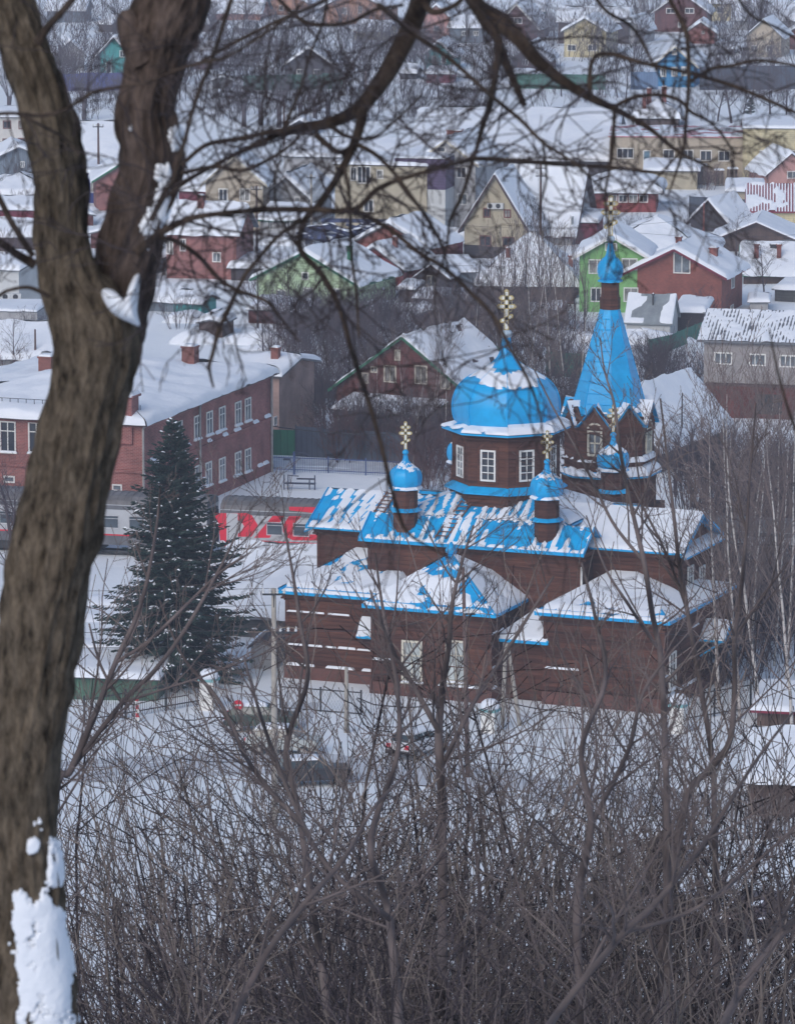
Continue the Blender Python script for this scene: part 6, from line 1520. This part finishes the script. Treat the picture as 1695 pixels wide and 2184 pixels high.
# limbs: traced; those entering from above join the trunk over the top of the frame
LIMBS = [
 # thick limb coming down from the top centre and its long drooping leader
 ([(470, -220, 60), (640, -330, 56), (800, -260, 52), (900, -60, 46), (890, 20, 42), (852, 105, 42), (815, 170, 38), (772, 225, 32), (730, 250, 27), (690, 265, 25), (650, 270, 21), (600, 284, 15), (540, 310, 12), (470, 345, 10), (400, 385, 9), (345, 425, 9)], 13.9, 1.0),
 ([(775, 222, 26), (764, 282, 20), (732, 355, 17), (684, 432, 15), (650, 470, 13), (641, 530, 13), (690, 590, 13), (725, 660, 11), (750, 750, 10), (790, 870, 10), (815, 960, 9), (845, 1080, 8), (875, 1140, 6), (960, 1192, 3)], 13.7, 1.2),
 ([(640, -330, 50), (850, -420, 46), (980, -160, 36), (1005, -10, 32), (1060, 40, 36), (1099, 75, 33), (1150, 132, 27), (1197, 169, 23), (1255, 205, 19), (1310, 232, 15), (1380, 271, 11), (1445, 322, 7), (1520, 360, 4)], 13.8, 1.2),
 ([(1005, -10, 26), (1030, 42, 22), (1062, 85, 20), (1058, 148, 16), (1044, 225, 14), (1030, 267, 12), (1016, 316, 10), (1005, 351, 9), (985, 415, 8), (960, 470, 7), (952, 530, 5), (930, 590, 3)], 13.6, 1.0),
 ([(1062, 95, 22), (1090, 158, 18), (1118, 225, 12)], 13.7, .5),
 ([(805, 7, 11), (886, 74, 11), (960, 126, 10), (1048, 204, 9), (1111, 256, 9), (1157, 302, 8), (1230, 352, 6), (1300, 420, 4)], 13.3, .8),
 ([(1257, 205, 12), (1262, 130, 10), (1296, 114, 10), (1373, 134, 10), (1468, 155, 9), (1573, 186, 9), (1700, 241, 8)], 13.6, 1.0),
 ([(1300, 232, 9), (1352, 207, 9), (1408, 202, 9), (1450, 214, 9), (1475, 239, 8), (1520, 265, 6), (1570, 330, 4)], 13.7, 1.0),
 ([(1400, -60, 11), (1429, 0, 10), (1454, 46, 10), (1466, 88, 10), (1468, 176, 9), (1464, 239, 8), (1457, 316, 7), (1443, 362, 6), (1425, 415, 4)], 13.5, .8),
 ([(1468, 176, 7), (1517, 146, 8), (1556, 140, 8), (1619, 128, 7), (1700, 140, 6)], 13.6, .6),
 # the level bough leaving the rough trunk
 ([(290, 540, 24), (330, 505, 18), (372, 480, 15), (420, 462, 13), (500, 452, 12), (563, 446, 12), (660, 446, 13), (753, 446, 12), (809, 400, 11), (907, 365, 10), (985, 344, 10), (1020, 337, 10), (1090, 341, 10), (1200, 350, 9), (1296, 356, 8), (1408, 369, 5), (1470, 380, 3)], 13.5, 1.4),
 ([(330, 505, 12), (372, 513, 11), (422, 545, 10), (467, 594, 10), (506, 618, 9), (569, 643, 8), (600, 680, 5), (640, 730, 3)], 13.5, 1.2),
 ([(506, 618, 10), (485, 664, 11), (467, 703, 10), (453, 756, 9), (446, 784, 8), (455, 826, 5)], 13.4, 1.0),
 ([(506, 618, 8), (527, 580, 9), (562, 538, 9), (594, 502, 9), (640, 470, 9)], 13.5, .7),
 ([(387, 352, 9), (439, 309, 10), (510, 295, 11), (594, 278, 12), (650, 270, 12)], 13.8, 1.0),
 ([(387, 369, 9), (457, 355, 9), (520, 362, 9), (594, 327, 8), (640, 290, 7)], 13.7, .9),
 ([(672, 285, 14), (721, 323, 12), (760, 309, 11), (802, 330, 10), (844, 373, 9), (879, 422, 9), (907, 460, 8), (940, 520, 6), (960, 590, 4)], 13.6, 1.0),
 ([(753, 446, 10), (830, 488, 10), (893, 538, 10), (950, 573, 9), (1002, 622, 9), (1055, 678, 8), (1083, 734, 8), (1125, 808, 7), (1150, 880, 5), (1160, 950, 3)], 13.5, 1.0),
 ([(735, 355, 8), (746, 432, 7), (749, 538, 7), (760, 625, 6), (765, 720, 4)], 13.5, .8),
 ([(81, 90, 22), (105, 53, 17), (155, -4, 14), (230, -120, 10)], 13.9, .3),
 ([(75, 565, 22), (35, 541, 19), (0, 516, 17), (-80, 470, 14)], 13.9, .3),
 ([(70, 545, 14), (42, 502, 14), (21, 467, 13), (0, 425, 13), (-40, 350, 11)], 13.85, .3),
 ([(105, 632, 10), (63, 613, 9), (21, 618, 8), (0, 629, 8), (-50, 660, 6)], 13.8, .3),
 ([(-40, 250, 7), (0, 242, 8), (35, 241, 8), (88, 246, 8), (141, 232, 8), (197, 197, 8), (253, 185, 7), (316, 174, 7), (369, 151, 7), (422, 135, 7), (492, 116, 6), (594, 49, 5), (650, 0, 4)], 13.0, .9),
 ([(35, 241, 7), (88, 267, 7), (134, 292, 6), (170, 330, 3)], 13.0, .4),
 ([(510, -50, 10), (489, 10, 10), (453, 123, 9), (418, 211, 9), (394, 299, 9), (373, 373, 9), (352, 411, 10), (320, 470, 10)], 13.2, .6),
 ([(900, 0, 18), (925, 25, 14), (970, 10, 10), (1000, -20, 9)], 13.8, .3),
 ([(700, 262, 11), (740, 290, 9), (800, 290, 6), (860, 240, 5), (900, 200, 4)], 13.6, .9),
 ([(560, -40, 10), (640, 40, 9), (700, 52, 9), (750, 45, 8), (800, 20, 8), (860, 10, 6)], 13.7, .9),
 ([(430, 130, 7), (500, 90, 8), (600, 40, 8), (690, 0, 9), (760, -60, 10)], 13.6, .8),
 ([(600, 284, 9), (640, 190, 7), (660, 120, 6), (690, 40, 6), (700, -30, 6)], 13.7, .9),
 ([(1250, -40, 9), (1290, 20, 8), (1350, 60, 7), (1390, 130, 6), (1420, 190, 4)], 13.7, .9),
 ([(1560, -30, 7), (1600, 30, 6), (1660, 60, 6), (1710, 90, 5)], 13.8, .6),
 ([(1640, 700, 3), (1660, 800, 5), (1690, 900, 7), (1720, 960, 9)], 13.8, .3),
 ([(640, 530, 8), (600, 470, 6), (585, 400, 5), (600, 330, 4)], 13.6, .8),
 ([(1157, 302, 6), (1165, 380, 5), (1150, 450, 4), (1160, 520, 3)], 13.4, .8),
 ([(1310, 232, 9), (1305, 330, 7), (1290, 420, 6), (1300, 520, 4), (1290, 600, 3)], 13.6, .9),
 ([(1457, 316, 6), (1400, 380, 5), (1350, 440, 4), (1290, 480, 3)], 13.5, .8),
]
g6 = random.Random(12)
def limb_twigs(pts, rad, dens, g, lmin=.10, lmax=.46):
    m = MB(); L = sum((b-a).length for a, b in zip(pts, pts[1:])); n = int(L*dens*12)
    for i in range(n):
        k = g.randrange(len(pts)-1); p = pts[k]; t = (pts[k+1]-pts[k]).normalized(); sx, sy = px(p)
        if not (-60 < sx < 1760 and -80 < sy < 2200): continue
        a = g.uniform(0, 6.283); d = (Vector((math.cos(a), g.uniform(-.5, .5), math.sin(a)*1.0-.12))+t*g.uniform(.1, .8)).normalized()
        l = g.uniform(lmin, lmax)*(.6+.8*g.random()); r = min(rad[k]*.55, g.uniform(.0022, .0046))
        grow([m], p, d, l, r, 0, 2, g, -.04, .30, (4, 2), .8, .55, .35, (5, 4, 3), 6, .68, .2, .0014)
    return m
for i, (pts, Y, tw) in enumerate(LIMBS):
    p, r = trace(pts, Y, .25, i*1.7, 5)
    if max(r) > .009: mb = bark_tube(MB(), p, r, 20, .0022, i, None, 3)
    else: mb = MB().tube(p, r, 8)
    o = tpart('limb', mb, LIMB)
    t = limb_twigs(p, r, tw, g6)
    if t.v: ob('twigs', t, o, mat=TWIGD)
# ------------------------------------------------------------------ saplings of the slope: traced leaders
def sapling(label, stems, Y, dens=1.0, seed=1, Lm=(.5, 1.6)):
    g = random.Random(seed); b0 = at(stems[0][0][0], stems[0][0][1], Y); b = Vector((b0.x, Y, terrain(b0.x, Y)))
    t = thing('bare_sapling', label, 'sapling', b, 0, 'saplings on the slope')
    for k, s in enumerate(stems):
        p, r = trace(s, Y, .9, seed+k*2.3, 9)
        if k == 0: p = [b-Vector((0, 0, .3))]+p; r = [r[0]*1.5]+r
        o = ob('stem', MB().tube(p, r, 7, False), t, mat=TWIG, smooth=True); o.matrix_parent_inverse = Matrix.Translation(-b)
        m = MB(); L = sum((q2-q1).length for q1, q2 in zip(p[1:], p[2:])); n = int(L*3.2*dens)
        for i in range(n):
            j = g.randrange(1, len(p)-1); q = p[j]; d0 = (p[j+1]-p[j]).normalized(); a = g.uniform(0, 6.283)
            d = (d0*1.0+Vector((math.cos(a), math.sin(a), 0))*g.uniform(.5, 1.1)).normalized(); f = j/len(p)
            grow([m], q, d, g.uniform(*Lm)*(1.15-.7*f), min(r[j]*.6, .012), 0, 2, g, .05, .13, (5, 3), .6, .5, .3, (4, 3, 3), 5, .6, .2, .0028)
        ob('twigs', m, o, mat=TWIG)
sapling('straight grey sapling rising in front of the church apse', [[(944, 2300, 26), (943, 1754, 22), (939, 1642, 21), (936, 1555, 19), (946, 1449, 15), (957, 1379, 12), (964, 1291, 10), (985, 1200, 7), (1010, 1120, 4)], [(936, 1560, 14), (880, 1460, 11), (835, 1380, 9), (815, 1290, 7), (800, 1180, 4)], [(940, 1640, 12), (1010, 1500, 10), (1080, 1390, 8), (1180, 1230, 5)]], 46, 1, 1)
sapling('tall sapling whose leader crosses the bell tower', [[(1425, 2300, 26), (1422, 1754, 17), (1419, 1607, 15), (1415, 1502, 14), (1408, 1396, 13), (1391, 1310, 12), (1373, 1198, 11), (1345, 1075, 9), (1324, 970, 8), (1310, 864, 6), (1289, 790, 4), (1280, 720, 3)], [(1373, 1198, 8), (1310, 1120, 7), (1270, 1040, 6), (1230, 960, 5), (1180, 870, 4), (1140, 790, 3)], [(1400, 1380, 8), (1340, 1290, 7), (1290, 1210, 5), (1250, 1100, 3)]], 44, .8, 2)
sapling('tall sapling right of the bell tower leader', [[(1530, 2300, 22), (1524, 1754, 14), (1517, 1607, 13), (1493, 1460, 12), (1465, 1300, 10), (1450, 1216, 9), (1436, 1093, 8), (1426, 1005, 6), (1408, 850, 4)], [(1465, 1300, 7), (1420, 1180, 6), (1370, 1080, 5), (1330, 1000, 3)]], 48, .8, 3)
sapling('bent sapling with upright top in front of the birch grove', [[(1380, 2300, 24), (1450, 1754, 16), (1520, 1635, 15), (1556, 1579, 14), (1566, 1467, 12), (1566, 1361, 11), (1577, 1291, 10), (1590, 1150, 8), (1600, 1000, 5), (1612, 860, 3)], [(1566, 1361, 8), (1620, 1280, 6), (1680, 1200, 4)]], 47, .8, 4)
sapling('slanting sapling beside the trunk, crossing the spruce', [[(90, 2300, 24), (116, 1720, 18), (151, 1642, 16), (197, 1537, 14), (246, 1414, 12), (300, 1290, 10), (330, 1150, 7), (342, 1040, 4)], [(160, 1630, 12), (260, 1500, 11), (330, 1430, 10), (400, 1335, 9), (480, 1190, 6), (520, 1100, 3)], [(246, 1414, 8), (316, 1368, 8), (397, 1291, 7), (470, 1220, 5), (530, 1180, 3)], [(260, 1500, 8), (215, 1420, 6), (190, 1330, 4)]], 38, .9, 5)
sapling('leaning sapling in front of the left church annex', [[(720, 2300, 22), (640, 1754, 14), (610, 1600, 13), (655, 1450, 11), (640, 1330, 9), (620, 1200, 6), (600, 1100, 3)], [(640, 1754, 12), (540, 1640, 10), (470, 1500, 9), (390, 1400, 7), (340, 1280, 4)]], 42, .9, 6)
sapling('crooked sapling below the white hatchback', [[(860, 2300, 24), (830, 1960, 18), (790, 1800, 15), (845, 1620, 12), (850, 1500, 10), (830, 1380, 8), (790, 1260, 5)], [(830, 1960, 14), (700, 1850, 12), (620, 1700, 10), (560, 1540, 8), (520, 1400, 5)]], 36, .9, 7)
sapling('grey sapling at the lower right with a forked leader', [[(1250, 2300, 26), (1230, 1960, 20), (1260, 1760, 16), (1240, 1600, 13), (1290, 1450, 10), (1270, 1320, 8), (1240, 1200, 5)], [(1260, 1760, 12), (1340, 1600, 10), (1370, 1480, 8), (1440, 1380, 5)]], 38, .9, 8)
sapling('thin pale branch slanting across the lower right corner', [[(1100, 2300, 20), (1190, 2160, 17), (1330, 1990, 15), (1395, 1930, 14), (1500, 1800, 11), (1600, 1640, 8), (1690, 1520, 5)], [(1330, 1990, 10), (1480, 1940, 9), (1600, 1850, 8), (1700, 1760, 6)]], 26, .7, 9)
sapling('dark branch entering the picture at the lower right edge', [[(1500, 2300, 22), (1560, 2150, 18), (1630, 2040, 16), (1720, 1930, 14)], [(1560, 2150, 10), (1640, 2000, 9), (1720, 1880, 7)]], 27, .7, 10)
sapling('slanting grey branch in the lower left thicket', [[(420, 2400, 22), (470, 2240, 18), (560, 2050, 16), (640, 1940, 14), (735, 1830, 11), (800, 1720, 8), (880, 1640, 5)]], 28, .7, 11)
# ------------------------------------------------------------------ the thicket
TANT = M('tan_twig', (.21, .180, .165), .9, .3, 1.2, spec=.1); DKT = M('blackish_twig', (.040, .035, .040), .9, .3, 1.5, spec=.1)
SH = [bush_mesh(200+i, 5.0, 6, .8, .026, (7, 4), .03, (TWIG, TANT, DKT, TWIG)[i % 4], .0040, .8, 2) for i in range(8)]
SHD = [bush_mesh(220+i, 5.0, 8, .9, .020, (8, 4), .03, M('dull_purple_twig', (.075, .064, .073), .9, .3, 1.5, spec=.1), .0040, .85) for i in range(4)]
gs_ = random.Random(31); cnt = 0
def thicket(n, Ya, Yb, ya, yb, xa_, xb, pool, label, group):
    for i in range(n):
        x = xa_+(xb-xa_)*(i+gs_.uniform(-.6, 1.6))/n; Y = gs_.uniform(Ya, Yb); tp = gs_.uniform(ya, yb)
        p = at(x, tp, Y); z0 = terrain(p.x, Y); H = max(1.5, p.z-z0); o = ob('bare_shrub', gs_.choice(pool), None, (p.x, Y, z0), gs_.uniform(0, 6.28)); s = H/5.0
        k = min(s, 1.15)*gs_.uniform(.85, 1.25); o.scale = (k, k, s); tag(o, label, 'shrub', group)
thicket(34, 46, 68, 1400, 1680, 120, 1740, SH, 'tall bare shrub at the back of the thicket', 'back row of the thicket')
thicket(31, 38, 56, 1640, 1900, 130, 1740, SH+SHD, 'bare grey-brown shrub in the middle of the thicket', 'middle row of the thicket')
thicket(24, 28, 44, 1880, 2090, 120, 1740, SH+SHD, 'dense bare shrub at the bottom edge of the picture', 'front row of the thicket')
thicket(24, 46, 62, 1180, 1560, 480, 1740, SH, 'tall bare shrub before the church walls', 'shrubs before the church')

# ------------------------------------------------------------------ labels that count along a row
ORD = 'first second third fourth fifth sixth seventh eighth ninth tenth eleventh twelfth thirteenth fourteenth fifteenth sixteenth seventeenth eighteenth nineteenth twentieth'.split()
def ordinal(n):
    if n <= 20: return ORD[n-1]
    t = {2: 'twenty', 3: 'thirty', 4: 'forty'}[n//10]; return t+'-'+ORD[n % 10-1] if n % 10 else t[:-1]+'ieth'
rows = {}
for o in list(scn.objects):
    if o.parent is None and 'group' in o and 'label' in o: rows.setdefault((o['group'], o['label']), []).append(o)
for (gname, lab), os_ in rows.items():
    if 2 <= len(os_) <= 46 and len(lab.split()) <= 13:
        os_.sort(key=lambda o: px(o.location)[0])
        for i, o in enumerate(os_): o['label'] = lab+', '+ordinal(i+1)+' from left'
